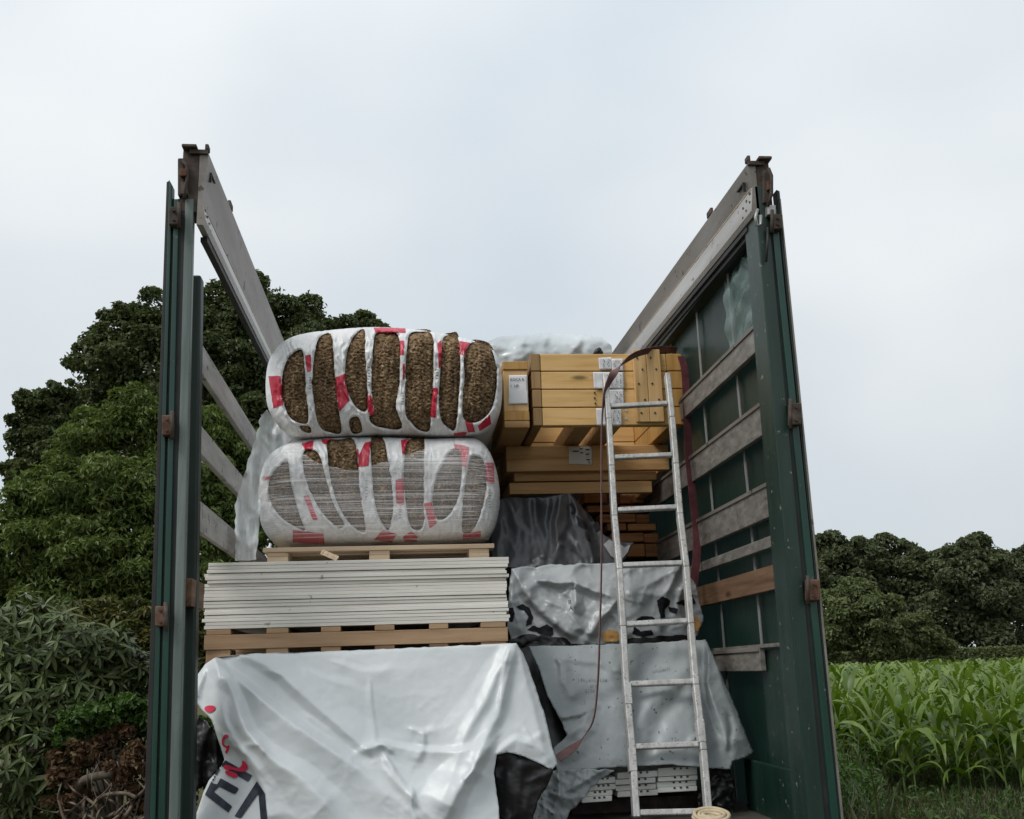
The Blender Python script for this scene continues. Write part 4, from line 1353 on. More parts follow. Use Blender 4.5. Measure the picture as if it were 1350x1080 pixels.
# timber ends glimpsed in the dark behind the ladder
TS = thing("timber_stack", "reddish timber lengths stacked in the dark behind the ladder", "timber stack", (.95, 2.3, 2.3))
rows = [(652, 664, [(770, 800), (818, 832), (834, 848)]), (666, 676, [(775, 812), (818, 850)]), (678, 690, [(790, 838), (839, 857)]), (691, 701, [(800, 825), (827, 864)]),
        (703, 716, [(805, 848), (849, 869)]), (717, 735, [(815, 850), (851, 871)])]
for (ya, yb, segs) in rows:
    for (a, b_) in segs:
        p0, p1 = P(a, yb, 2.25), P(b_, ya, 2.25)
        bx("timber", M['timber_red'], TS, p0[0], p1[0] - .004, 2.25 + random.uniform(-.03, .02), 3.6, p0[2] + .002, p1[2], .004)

# ------------------------------------------------------------------ charcoal tarp
dk_out = rough_poly([(648, 662), (672, 656), (720, 656), (738, 652), (752, 650), (762, 662), (778, 680), (796, 705), (815, 715), (836, 715), (826, 735), (815, 748), (650, 748), (646, 715)], 1.2, 6, 9)
df = fold_fn([([(668, 660), (680, 690), (712, 725), (725, 745)], 8, 0.0403, 't'), ([(655, 680), (668, 705), (690, 745)], 9, 0.0345, 't'), ([(700, 658), (705, 690), (718, 715)], 5, -.03, 'g'),
              ([(720, 658), (716, 690), (722, 740)], 8, 0.0403, 't'), ([(735, 655), (728, 690), (734, 720), (730, 745)], 7, 0.0480, 'u'), ([(745, 655), (745, 690), (732, 715)], 6, 0.0322, 't'),
              ([(732, 715), (755, 722), (775, 742)], 6, 0.0403, 't'), ([(748, 700), (765, 715), (790, 745)], 9, 0.0360, 'u'), ([(752, 652), (775, 700), (790, 745)], 6, 0.0575, 't'),
              ([(700, 745), (715, 735), (740, 740)], 8, 0.0230, 't'), ([(780, 690), (795, 715), (800, 745)], 6, -.03, 'g'), ([(660, 662), (662, 690), (655, 740)], 9, 0.0287, 't')])
dd_ = tps([(648, 662, 1.75), (700, 657, 1.7), (752, 650, 1.72), (836, 715, 1.5), (815, 748, 1.30), (720, 748, 1.28), (650, 748, 1.35), (700, 700, 1.50), (780, 700, 1.55)])
o = sheet("tarp", dk_out, lambda x, y: dd_(x, y) - df(x, y) - .008 * crumple(x / 16, y / 30, 2) - .012 * gnoise(x / 10, y / 40, 5), M['tarp_dark'], None, 1.9, thick=.003)
tag(o, "charcoal tarpaulin bunched in folds below the lower spruce crate", "tarpaulin", TARP_G)
dkf = lambda x, y: dd_(x, y) - df(x, y) - .008 * crumple(x / 16, y / 30, 2) - .012 * gnoise(x / 10, y / 40, 5)
Zd = lambda pts: zc(pts, 640, 630, 4.5)
print_on("emblem_print", [smooth_poly(Zd(p)) for p in [
    [(495, 155), (520, 150), (535, 180), (530, 215), (505, 210), (520, 190), (505, 170)],
    [(530, 220), (560, 240), (590, 265), (605, 300), (580, 300), (550, 280), (545, 250)],
    [(600, 210), (615, 215), (640, 250), (625, 255)], [(640, 270), (670, 265), (680, 300), (660, 320), (645, 300)],
    [(590, 320), (612, 335), (625, 380), (600, 365)]]], dkf, M['black_print_and_shade'], o, .005, 1.6)
print_on("emblem_print", [Zd([(700, 395), (735, 365), (765, 385), (772, 480), (745, 465)]), Zd([(795, 395), (830, 412), (862, 392), (845, 440), (815, 478), (800, 470)])], dkf, M['tarp_dark2'], o, .01, 1.6)

# ------------------------------------------------------------------ wrapped grey bundle (middle right)
gb_out = rough_poly([(674, 750), (720, 745), (800, 743), (896, 740), (901, 752), (914, 765), (921, 785), (928, 815), (920, 838), (905, 846), (800, 850), (700, 850), (675, 848), (669, 830), (670, 800), (672, 770)], 1.5, 6, 12)
gbp = tps([(674, 750, 1.2), (800, 743, 1.2), (896, 740, 1.2), (670, 800, 1.16), (928, 815, 1.2), (675, 848, 1.12), (800, 850, 1.10), (905, 846, 1.14), (760, 800, 1.12), (840, 800, 1.12)])
gbf = fold_fn([([(676, 752), (690, 780), (720, 815), (760, 845)], 10, 0.0480, 'u'), ([(712, 768), (740, 770), (758, 766), (785, 778), (818, 790)], 10, 0.0540, 'u'),
               ([(758, 770), (756, 790), (752, 810)], 6, 0.0360, 'u'), ([(892, 745), (860, 770), (820, 790)], 13, 0.0360, 'u'), ([(818, 790), (790, 815), (775, 845)], 9, 0.0403, 't'),
               ([(720, 790), (740, 800), (770, 835)], 8, 0.0322, 't'), ([(845, 800), (850, 785), (862, 790)], 6, 0.0253, 't'), ([(895, 745), (880, 785), (870, 840)], 9, 0.0345, 't'),
               ([(690, 775), (710, 770), (725, 768)], 8, 0.0207, 't'), ([(800, 800), (815, 820), (830, 845)], 8, 0.0287, 't'), ([(676, 755), (674, 790), (690, 840)], 8, 0.0287, 't'),
               ([(740, 785), (752, 775), (762, 800)], 6, 0.0230, 't'), ([(905, 760), (895, 800), (910, 840)], 8, 0.0287, 't'), ([(700, 800), (730, 830), (745, 848)], 6, -.02, 'g')])
gbd = lambda x, y: gbp(x, y) - gbf(x, y) - .009 * crumple(x / 26, y / 24, 7) - .002 * crumple(x / 10, y / 10, 8, 2)
GB = sheet("wrapped_bundle", gb_out, gbd, M['tarp_bundle'], None, 1.8, thick=.003)
tag(GB, "bundle in crumpled grey plastic with black print and painted dark gaps, above the lower grey tarpaulin", "wrapped bundle")
bx("unseen_load_filler", M['black_film'], GB, .2, 1.08, 1.36, 2.6, 1.99, 2.32)
Zg = lambda pts: zc(pts, 670, 740, 5.19)
print_on("black_print_and_shade", [rough_poly(Zg(p), .7, 2.5, 4) for p in [
    [(55, 310), (95, 292), (145, 320), (172, 380), (160, 430), (120, 445), (125, 410), (140, 380), (110, 335), (70, 325)],
    [(0, 320), (35, 315), (45, 360), (30, 415), (5, 410)],
    [(130, 468), (170, 440), (215, 455), (265, 430), (305, 455), (310, 500), (290, 520), (240, 510), (200, 485)],  # dark hollow between folds, its shade painted on as a black patch
    [(870, 400), (920, 375), (985, 378), (1020, 400), (960, 395), (900, 410)],
    [(1015, 270), (1060, 240), (1110, 270), (1100, 305), (1070, 330), (1075, 385), (1040, 390), (1030, 330)],
    [(1095, 310), (1165, 325), (1150, 360), (1105, 345)], [(1140, 285), (1200, 265), (1260, 225), (1285, 290), (1200, 305)],
    [(860, 440), (905, 480), (980, 470), (1000, 500), (920, 520), (850, 500)]]], gbd, M['black_print_and_shade'], GB, .005, 1.6)
print_on("black_print_and_shade", [rough_poly(Zg([(5, 540), (80, 510), (180, 500), (280, 510), (400, 530), (430, 560), (420, 580), (10, 585)]), 2, 4, 2),
                         rough_poly(Zg([(800, 530), (900, 525), (1100, 510), (1240, 500), (1250, 540), (1000, 560), (820, 575)]), 1.5, 4, 3)], gbd, M['black_film'], GB, .012, 1.6)  # dark gaps along the bundle's foot, shade painted as black patches
print_on("carton_flap", [rough_poly(Zg([(640, 490), (690, 470), (745, 478), (768, 530), (740, 552), (650, 548)]), .6, 3, 1), rough_poly(Zg([(1265, 375), (1300, 380), (1322, 440), (1290, 485), (1268, 455)]), .8, 3, 2)], gbd, M['log_end'], GB, .014, 1.6)
text("letter", "R", .03, P(749, 797, 1.035), M['black_print_and_shade'], GB)
text("letter", "A", .03, P(750, 805, 1.03), M['black_print_and_shade'], GB)
text("letter", "LATO", .024, P(890, 781, 1.09), M['ink_grey'], GB, (math.pi / 2, -.55, 0))

# ------------------------------------------------------------------ lower grey tarp
lt_out = rough_poly([(697, 852), (760, 851), (850, 848), (930, 843), (936, 855), (948, 882), (962, 912), (975, 945), (984, 968), (994, 992), (984, 998), (966, 1003), (963, 1014), (920, 1011), (880, 1008), (800, 1012),
                     (760, 1017), (735, 1019), (731, 1000), (729, 987), (742, 976), (748, 969), (738, 948), (722, 918), (712, 885)], .7, 6, 15)
ltp = tps([(697, 852, .98), (800, 850, 1.0), (930, 843, 1.02), (720, 910, .86), (800, 910, .86), (900, 905, .86), (955, 900, .90), (748, 969, .76), (830, 970, .76), (920, 970, .76), (992, 994, .80),
           (735, 1018, .72), (850, 1010, .72), (962, 1012, .74)])
ltf = fold_fn([([(930, 845), (935, 900), (955, 960), (966, 1003)], 9, 0.0360, 'u'), ([(934, 850), (955, 905), (975, 960), (990, 995)], 9, 0.0287, 't'), ([(735, 868), (790, 872), (830, 885)], 9, 0.0168, 'u'),
               ([(735, 868), (745, 900), (760, 925)], 10, 0.0192, 'u'), ([(925, 850), (905, 890), (860, 925), (830, 975)], 11, .020, 'g'), ([(880, 850), (850, 885), (800, 925), (770, 930)], 11, -.014, 'g'),
               ([(925, 860), (900, 905), (870, 950), (850, 1005)], 9, -.014, 'g'), ([(733, 1000), (765, 985), (785, 955)], 9, 0.0184, 't'), ([(738, 950), (765, 945), (778, 940), (770, 960), (745, 972)], 6, 0.0216, 'u'),
               ([(790, 870), (805, 885), (820, 880)], 6, 0.0138, 't'), ([(730, 868), (740, 873), (752, 882)], 4, 0.0138, 't'), ([(905, 980), (930, 965), (950, 985)], 10, 0.0138, 't'),
               ([(960, 935), (965, 960), (962, 1000)], 4, -.012, 'g')])
ltd = lambda x, y: ltp(x, y) - ltf(x, y) - .006 * gnoise(x / 70, y / 70, 3) - .0036 * crumple(x / 34, y / 32, 11) - .0016 * crumple(x / 11, y / 11, 12, 2) * np.clip(gnoise(x / 40, y / 40, 9) * 2 + .4, 0, 1)
LT = sheet("tarp", lt_out, ltd, M['tarp_grey'], None, 2.2, thick=.003)
tag(LT, "grey-white speckled tarpaulin flaring down behind the ladder", "tarpaulin", TARP_G)
bx("unseen_load_filler", M['black_film'], LT, .28, 1.08, 1.12, 2.6, 1.45, 1.935)
rs = random.Random(9)
for (x0_, y0_, n, w) in [(762, 897, 11, 3.6), (778, 905, 3, 3.2), (772, 911, 4, 3.2), (860, 885, 9, 2.7)]:
    for i in range(n):
        x = x0_ + i * w
        y = y0_ + rs.uniform(-.8, .8) - (i * .35 if x0_ == 860 else 0)
        a = [(x, y - 2.2), (x + .9, y - 2.4), (x + 1.3, y + 2.2), (x + .3, y + 2.2)] if rs.random() < .6 else [(x, y - 2), (x + 2.4, y - 1.6), (x + 2.2, y - .6), (x + .8, y + 2), (x, y + 1.6)]
        sheet("lettering", a, lambda xx, yy: ltd(xx, yy) - .004, M['ink_grey'], LT, 1.2)

# crumpled white sheet low between the stacks
ws_out = rough_poly([(728, 1017), (760, 1015), (800, 1014), (812, 1016), (790, 1028), (776, 1045), (762, 1060), (750, 1072), (742, 1092), (698, 1092), (704, 1066), (716, 1040)], 2, 5, 17)
wsf = fold_fn([([(735, 1020), (740, 1045), (730, 1085)], 6, 0.0230, 't'), ([(760, 1018), (755, 1040), (735, 1050)], 7, 0.0240, 'u'), ([(800, 1015), (770, 1030), (745, 1042)], 6, 0.0230, 't'), ([(725, 1045), (750, 1052), (765, 1050)], 5, 0.0172, 't')])
o = sheet("plastic_film", ws_out, lambda x, y: .66 - wsf(x, y) - .012 * crumple(x / 16, y / 16, 13), M['tarp_grey'], None, 2.0, thick=.003)
tag(o, "crumpled whitish film hanging in the gap left of the white siding boards", "plastic film", TARP_G)
# black film at the right end of the siding boards
bf_out = rough_poly([(925, 1012), (962, 1015), (968, 1030), (966, 1055), (970, 1092), (922, 1092), (920, 1050)], 1.5, 5, 18)
o = sheet("plastic_film", bf_out, lambda x, y: .78 - .03 * crumple(x / 14, y / 14, 14), M['black_film'], None, 2.2, thick=.003)
tag(o, "black film bunched at the right end of the white siding boards", "plastic film", TARP_G)

# ------------------------------------------------------------------ white siding boards
ysd = .77
sd = [("right", 867, 919, [(1044.5, 1038), (1037.5, 1030.5), (1030, 1024), (1023.3, 1012)], -.055),
      ("middle", 813, 866, [(1050.5, 1043), (1042.3, 1035), (1034.3, 1027), (1026.3, 1018)], -.06),
      ("left", 772, 812, [(1058, 1051), (1050, 1043.5), (1042.5, 1035), (1034, 1026)], -.07)]
dirn = ["bottom", "second from bottom", "third from bottom", "top"]
for col, x0_, x1_, rws, sl in sd:
    for k, (ya, yb) in enumerate(rws):
        jx = random.uniform(-2, 2) + (-5 if (col == "left" and k < 2) else 0)
        dp = ysd + random.uniform(-.012, .012)
        A = P(x0_ + jx, ya + 1, dp)
        B_ = P(x1_ + jx, ya + 1 + sl * (x1_ - x0_), dp)
        C_ = P(x1_ + jx, yb + 1 + sl * (x1_ - x0_), dp)
        D_ = P(x0_ + jx, yb + 1, dp)
        yo = np.array([0, 1.6, 0])
        o = MB().hexa([A, B_, B_ + yo, A + yo, D_, C_, C_ + yo, D_ + yo]).build("siding_board", M['siding'], bevel=.003)
        lb = {"left": "in the pile's left column, beside the crumpled film", "middle": "in the pile's middle column, behind the ladder", "right": "in the pile's right column, beside black film"}[col]
        tag(o, f"{dirn[k]} white siding board {lb}", "siding board", "white siding boards under the grey tarpaulin")
        for q in (.42, .58, .74):
            c = A + (B_ - A) * q + (D_ - A) * .9
            bx("slot", M['nail'], o, c[0] - .005, c[0] + .005, c[1] - .002, c[1] + .01, c[2] - .006, c[2] + .002)
bt = bx("bearer", M['rust_dark'], None, .40, 1.15, .98, 1.06, 1.2, 1.262, .003)
bt.name = "timber_bearer"
tag(bt, "dark timber bearer on the bed beneath the white siding boards", "timber")

# ------------------------------------------------------------------ straps
def strap(name, pts, width, mat, label, normal=(0, -1, 0), edge=None):
    """flat webbing along 3-D points; edge gives the webbing's width direction"""
    pts = [np.asarray(p, float) for p in pts]
    V, F = [], []
    for i, p in enumerate(pts):
        t = pts[min(i + 1, len(pts) - 1)] - pts[max(i - 1, 0)]
        t /= np.linalg.norm(t)
        e = np.asarray(edge[i] if edge is not None else np.cross(t, normal), float)
        e = e - t * (e @ t)
        e /= np.linalg.norm(e)
        nn = np.cross(t, e)
        w = width[i] if hasattr(width, '__len__') else width
        for (a, b_) in ((-1, -1), (1, -1), (1, 1), (-1, 1)):
            V.append(p + e * a * w / 2 + nn * b_ * .0015)
    for i in range(len(pts) - 1):
        for k in range(4):
            F.append((i * 4 + k, i * 4 + (k + 1) % 4, i * 4 + 4 + (k + 1) % 4, i * 4 + 4 + k))
    o = mesh_obj(name, V, F, mat, smooth=False)
    tag(o, label, "strap", "lashing straps")
    return o


def spline(p, n=8):
    p = [np.asarray(q, float) for q in p]
    p = [2 * p[0] - p[1]] + p + [2 * p[-1] - p[-2]]
    out_ = []
    for i in range(1, len(p) - 2):
        for k in range(n):
            t = k / n
            a, b_, c, d = p[i - 1:i + 3]
            out_.append(.5 * ((2 * b_) + (c - a) * t + (2 * a - 5 * b_ + 4 * c - d) * t * t + (3 * b_ - a - 3 * c + d) * t ** 3))
    out_.append(p[-2])
    return out_


sp = [(892, 462, 1.60), (868, 460.5, 1.50), (842, 466, 1.42), (822, 478, 1.38), (806, 497, 1.35), (797, 522, 1.33), (793.5, 560, 1.28), (793, 640, 1.12), (793, 740, .98), (790.5, 840, .84), (788, 900, .70), (783, 945, .62),
      (772, 968, .58), (756, 985, .55), (735, 1000, .52)]
pp = spline([P(*q) for q in sp], 12)
edg, wid = [], []
for i in range(len(pp)):
    u = i / 12
    tw = np.clip((u - 3.2) / 2.5, 0, 1)
    tw2 = np.clip((u - 11) / 2, 0, 1)
    edg.append(np.array([1, 0, 1]) * (1 - tw) + np.array([.34, 1, 0]) * tw * (1 - tw2 * .55) + np.array([.3, 0, .5]) * tw2)
    wid.append(.040)
strap("lashing_strap", pp, wid, M['maroon_pale'], "faded maroon strap looping over the log crate and hanging beside the ladder", edge=edg)
sp = [(898, 470, 1.48), (903, 490, 1.46), (905.5, 540, 1.42), (908, 600, 1.38), (914, 660, 1.34), (919, 715, 1.30), (915, 765, 1.26), (908, 800, 1.25)]
strap("lashing_strap", spline([P(*q) for q in sp], 5), .046, M['maroon'], "dark red strap hanging down by the right wall past the log crate", edge=[np.array([1, .25, 0])] * 50)

# ------------------------------------------------------------------ ladder
LD = thing("ladder", "paint-splashed aluminium ladder leaning against the log crate in the trailer", "ladder", (.72, .58, 1.2))
Ltop, Lbot = P(797.5, 496, 1.40), P(838.5, 1080, .60)
Rtop, Rbot = P(879.5, 494, 1.40), P(932.5, 1062, .60)
Lbot = Lbot + (Lbot - Ltop) / (Lbot[2] - Ltop[2]) * (1.2 - Lbot[2])
Rbot = Rbot + (Rbot - Rtop) / (Rbot[2] - Rtop[2]) * (1.2 - Rbot[2])
ax = (Ltop - Lbot) / np.linalg.norm(Ltop - Lbot)
sx = np.array([1, 0, 0.])
nrm = np.cross(sx, ax)
for a, b_ in ((Lbot, Ltop), (Rbot, Rtop)):
    pts = []
    for k in range(9):
        t = k / 8
        q = a + (b_ - a) * t + np.array([.004 * math.sin(k * 2.1), 0, 0]) * (1 if 0 < k < 8 else 0)
        pts.append(q)
    mb = MB()
    for q, r_ in zip(pts[:-1], pts[1:]):
        mb.bar(q, r_, sx * .0150, nrm * .022)
    st = mb.build("rail", M['ladder'], LD, bevel=.005)
    bx("rubber_foot", M['black_rubber'], st, a[0] - .022, a[0] + .022, a[1] - .03, a[1] + .035, 1.2, 1.235, .005)
tt = np.linspace(0, 1, 400)
Lp = Lbot + np.outer(tt, Ltop - Lbot)
Rp = Rbot + np.outer(tt, Rtop - Rbot)
lpj, rpj = proj(Lp), proj(Rp)
for (yl, yr) in [(537, 532), (604, 600), (673, 669), (746, 742), (824, 819), (902, 899), (985, 981), (1072, 1070)]:
    a = Lp[np.abs(lpj[:, 1] - yl).argmin()]
    b_ = Rp[np.abs(rpj[:, 1] - yr).argmin()]
    d = (b_ - a) / np.linalg.norm(b_ - a)
    MB().bar(a + d * .015, b_ - d * .015, nrm * .013, ax * .0125).build("rung", M['ladder'], LD, bevel=.005)
# joint brackets of the two ladder sections
for A_, B_, py in ((Lbot, Ltop, 915), (Rbot, Rtop, 965), (Lbot, Ltop, 1003)):
    q = proj(A_ + np.outer(tt, B_ - A_))
    c = (A_ + (B_ - A_) * tt[np.abs(q[:, 1] - py).argmin()])
    MB().bar(c - ax * .05, c + ax * .05, sx * .0172, nrm * .0245).build("joint_bracket", M['ladder'], LD, bevel=.003)

# ------------------------------------------------------------------ coil at the bed's edge
CO = thing("rope_coil", "coil of beige rope lying on the bed beside the ladder foot", "rope coil", tuple(P(937, 1075, .30) * np.array([1, 1, 0]) + np.array([0, 0, 1.2])))
cc = np.array(CO.location)
R0 = (P(962, 1075, .30) - P(913, 1075, .30))[0] / 2
rr_ = .0085
zt0 = P(937, 1066, .30)[2] - 1.2
tilt = Matrix.Rotation(math.radians(15), 3, 'X')
nl = int(zt0 / (rr_ * 1.75))
rings = [(R0 + .003 * math.sin(k * 2.3), k * rr_ * 1.75 + rr_) for k in range(nl)] + [(R0 - (k + 1) * rr_ * 1.9, (nl - 1 - .25 * k * k) * rr_ * 1.75 + rr_) for k in range(4)]
for k, (R_, z) in enumerate(rings):
    V, F = [], []
    n, q = 40, 7
    for i in range(n):
        a = 2 * math.pi * i / n
        rj = R_ * (1 + .02 * math.sin(a * 2 + k) + .012 * math.sin(a * 5 + 2 * k)) - rr_
        zj = z + .003 * math.sin(a + k * 1.7)
        for j in range(q):
            bq = 2 * math.pi * j / q
            v = Vector((math.cos(a) * (rj + rr_ * math.cos(bq)), math.sin(a) * (rj + rr_ * math.cos(bq)), zj + rr_ * math.sin(bq)))
            f = min(1, z / zt0)
            v = v.lerp(tilt @ v, f)
            V.append(cc + np.array(v))
    for i in range(n):
        for j in range(q):
            F.append((i * q + j, ((i + 1) % n) * q + j, ((i + 1) % n) * q + (j + 1) % q, i * q + (j + 1) % q))
    mesh_obj("rope_turn", V, F, M['coil'], CO, True)

# ------------------------------------------------------------------ vegetation helpers
def leaf_cloud(C, out_dir, L, W, droop=.3, fold=.25, rs=None, up=.5, tint=None):
    """one folded leaf (4 triangles) per centre. C (n,3), out_dir (n,3) outward direction"""
    n = len(C)
    rs = rs or RNG
    nrm = out_dir * .6 + np.array([0, 0, up]) + rs.randn(n, 3) * .55
    nrm /= np.linalg.norm(nrm, axis=1)[:, None]
    d = rs.randn(n, 3) + out_dir * .5
    d[:, 2] -= droop
    d -= nrm * (d * nrm).sum(1)[:, None]
    d /= np.linalg.norm(d, axis=1)[:, None] + 1e-9
    s = np.cross(nrm, d)
    ll = (L * rs.uniform(.65, 1.25, n))[:, None]
    ww = (W * rs.uniform(.7, 1.2, n))[:, None]
    a = C - d * ll * .5
    b = C + d * ll * .5 - nrm * ll * .12
    m = C + nrm * ww * fold * .0
    l = m + s * ww * .5 + nrm * ww * fold
    r = m - s * ww * .5 + nrm * ww * fold
    V = np.stack([a, l, b, r], 1).reshape(-1, 3)
    i = np.arange(n)[:, None] * 4
    F = np.concatenate([i + np.array([[0, 1, 2]]), i + np.array([[0, 2, 3]])], 0)
    if tint is None:
        tint = np.clip(rs.normal(.5, .22, n), 0, 1)
    return V, F, np.repeat(tint, 4)


def crown_points(lobes, n, rs, shell=.55, clump=.22, per=18, sub=11, size=(.24, .46), fill=0.0):
    """leaf centres on clusters (sub-lobes) that sit on the ellipsoid lobes: uneven outline, gaps between clusters"""
    subs = []
    for c, r in lobes:
        c, r = np.asarray(c, float), np.asarray(r, float)
        for k in range(sub):
            u = rs.randn(3)
            u[2] += .25
            u /= np.linalg.norm(u)
            f = rs.uniform(.50, 1.08)
            subs.append((c + u * r * f, r.mean() * rs.uniform(*size) * np.array([1.1, 1.1, .72]), u))
    w = np.array([q[1][0] ** 2 for q in subs])
    cnt = np.maximum(6, (w / w.sum() * n).astype(int))
    C, D, T = [], [], []
    for (c, r, u0), k in zip(subs, cnt):
        u = rs.randn(k, 3) + u0 * .55 + np.array([0, 0, .35])
        u /= np.linalg.norm(u, axis=1)[:, None]
        rad = (1 - shell * .75 * rs.rand(k) ** 1.6) * (1 + .22 * gnoise(u[:, 0] * 2.6 + c[0] * 3, u[:, 1] * 2.6 + u[:, 2] * 2.1 + c[2] * 3, 3) + .10 * np.abs(rs.randn(k)))
        C.append(c + u * r * rad[:, None])
        D.append(u)
        T.append(np.clip(.5 + .10 * rs.randn() + .17 * rs.randn(k), 0, 1))
    if fill:
        vol = np.array([np.prod(np.asarray(r)) ** (2 / 3) for _, r in lobes])
        for (c, r), k in zip(lobes, (vol / vol.sum() * n * fill).astype(int)):
            u = rs.randn(k, 3)
            u /= np.linalg.norm(u, axis=1)[:, None]
            C.append(np.asarray(c) + u * np.asarray(r) * (rs.uniform(.25, .93, k) * (1 + .2 * gnoise(u[:, 0] * 3 + c[0], u[:, 1] * 3 + u[:, 2] * 3, 8)))[:, None])
            D.append(u)
            T.append(np.clip(rs.normal(.42, .17, k), 0, 1))
    C, D, T = np.vstack(C), np.vstack(D), np.concatenate(T)
    ok = C[:, 2] > .02
    return C[ok], D[ok], T[ok]


def tree(name, label, cat, base, lobes, n, L, W, mat, group=None, seed=0, trunk_r=.2, per=18, clump=.2, shell=.6, droop=.3, up=.5, limbs=True, fold=.25, sub=11, size=(.24, .46), fill=.12):
    rs = np.random.RandomState(seed)
    mc = np.mean([q[0] for q in lobes], axis=0)
    base = (float(mc[0]), float(mc[1]), 0.0)
    t = thing(name, label, cat, base, group)
    C, D, T = crown_points(lobes, n, rs, shell, clump, per, sub, size, fill)
    V, F, tt_ = leaf_cloud(C, D, L, W, droop, fold, rs, up, T)
    mesh_obj("crown", V, F, mat, t, False, tint=tt_, kind="stuff")
    base = np.asarray(base, float)
    tops = sorted(lobes, key=lambda q: -(q[0][2] - .6 * np.hypot(*(np.asarray(q[0])[:2] - mc[:2]))))
    mb = MB()
    tip = np.asarray(tops[0][0], float)
    mid = base + (tip - base) * .5 + np.array([rs.randn() * .1, rs.randn() * .1, 0])
    mb.tube([base - np.array([0, 0, .1]), base + (mid - base) * .3, mid, base + (tip - base) * .8, tip], [trunk_r * 1.3, trunk_r, trunk_r * .75, trunk_r * .45, trunk_r * .15], 10)
    mb.build("trunk", M['trunk'], t, True)
    if limbs:
        for c, r in lobes:
            c = np.asarray(c, float)
            h = np.clip((c[2] - base[2]) * .45, .1, (tip[2] - base[2]) * .75)
            a = base + (tip - base) * (h / max(tip[2] - base[2], .1))
            if np.linalg.norm(c - a) < .3:
                continue
            e = c + np.asarray(r) * rs.uniform(-.4, .4, 3)
            m_ = (a + e) / 2 + np.array([0, 0, .1 * np.linalg.norm(e - a)])
            MB().tube([a, m_, e], [trunk_r * .45, trunk_r * .3, trunk_r * .08], 7).build("limb", M['trunk'], t, True)
    return t


def lobes_px(lst, y):
    """ellipsoid lobes from measured (px, py, rx px, ry px, dy)"""
    o_ = []
    for (px, py, rx, ry, dy) in lst:
        c = P(px, py, y + dy)
        s = (c - CL) @ FW / CF
        o_.append((c, np.array([rx * s, (rx + ry) * .5 * s, ry * s])))
    return o_


# ------------------------------------------------------------------ left trees
y = 26
lb = lobes_px([(330, 420, 62, 50, 0), (395, 440, 55, 45, .5), (280, 430, 50, 48, 0), (215, 430, 52, 50, .3), (165, 450, 48, 52, 0), (135, 490, 40, 52, -.3), (200, 490, 60, 50, -.5), (280, 490, 60, 50, -.5),
               (360, 490, 70, 50, -.5), (440, 470, 50, 45, .8), (480, 450, 36, 32, 1.0), (500, 480, 40, 40, 1), (150, 550, 45, 50, 0), (240, 570, 70, 60, -.4), (340, 570, 70, 60, -.4), (430, 560, 70, 60, 0), (300, 660, 110, 70, 0), (420, 660, 100, 70, 0)], y)
tree("broadleaf_tree", "tall dark broadleaf tree rising behind the trailer's left side", "tree", (-4.6, 26, 0), lb, 120000, .165, .10, M['leaf_dark'], "trees on the left", 5, .45, 16, .17, .65, sub=30, size=(.12, .36), fill=.32)
lb = lobes_px([(55, 545, 32, 32, 0), (85, 530, 26, 24, 0), (35, 580, 28, 34, 0), (70, 590, 36, 40, 0), (30, 625, 26, 26, 0), (95, 570, 34, 40, .5), (110, 620, 50, 50, .5)], 24)
tree("broadleaf_tree", "smaller dark tree at the far left behind the pale green tree", "tree", (-10.3, 24, 0), lb, 24000, .165, .10, M['leaf_dark'], "trees on the left", 6, .28, 14, .2, .7, sub=24, size=(.13, .38), fill=.28)
y = 11.5
lb = lobes_px([(170, 560, 56, 42, 0), (120, 590, 52, 46, 0), (215, 575, 55, 46, .2), (275, 580, 52, 48, .3), (320, 610, 50, 50, .4), (60, 650, 56, 44, -.2), (110, 660, 62, 50, -.4), (180, 650, 70, 55, -.6), (255, 660, 65, 55, -.4),
               (310, 690, 60, 50, -.2), (20, 690, 46, 46, -.3), (60, 720, 60, 46, -.5), (140, 725, 70, 50, -.7), (230, 735, 70, 50, -.6), (320, 750, 60, 50, -.2), (10, 750, 50, 40, -.5), (100, 780, 80, 45, -.6), (210, 790, 80, 50, -.5), (310, 810, 70, 50, 0), (250, 860, 100, 50, 0), (0, 815, 70, 50, 0), (60, 840, 70, 50, 0), (-50, 760, 60, 70, 0), (150, 870, 90, 50, 0), (-30, 880, 80, 60, 0)], y)
tree("leafy_tree", "pale green bushy tree with drooping leaf tips left of the trailer", "tree", (-3.9, 11.5, 0), lb, 82000, .115, .042, M['leaf_light'], "trees on the left", 7, .22, 14, .15, .6, .9, .35, sub=30, size=(.10, .36), fill=.45)
lb = lobes_px([(120, 815, 40, 22, 0), (170, 815, 45, 24, 0), (215, 820, 45, 24, 0), (150, 840, 60, 24, 0), (215, 850, 60, 30, 0), (270, 830, 55, 30, .2), (270, 880, 60, 40, .2)], 6.2)
tree("hedge", "low yellowish hedge between the rhododendron and the trailer", "hedge", (-2.9, 6.2, 0), lb, 15000, .07, .03, M['leaf_yellow'], None, 8, .05, 12, .2, .7, .1, .6, fill=.5)

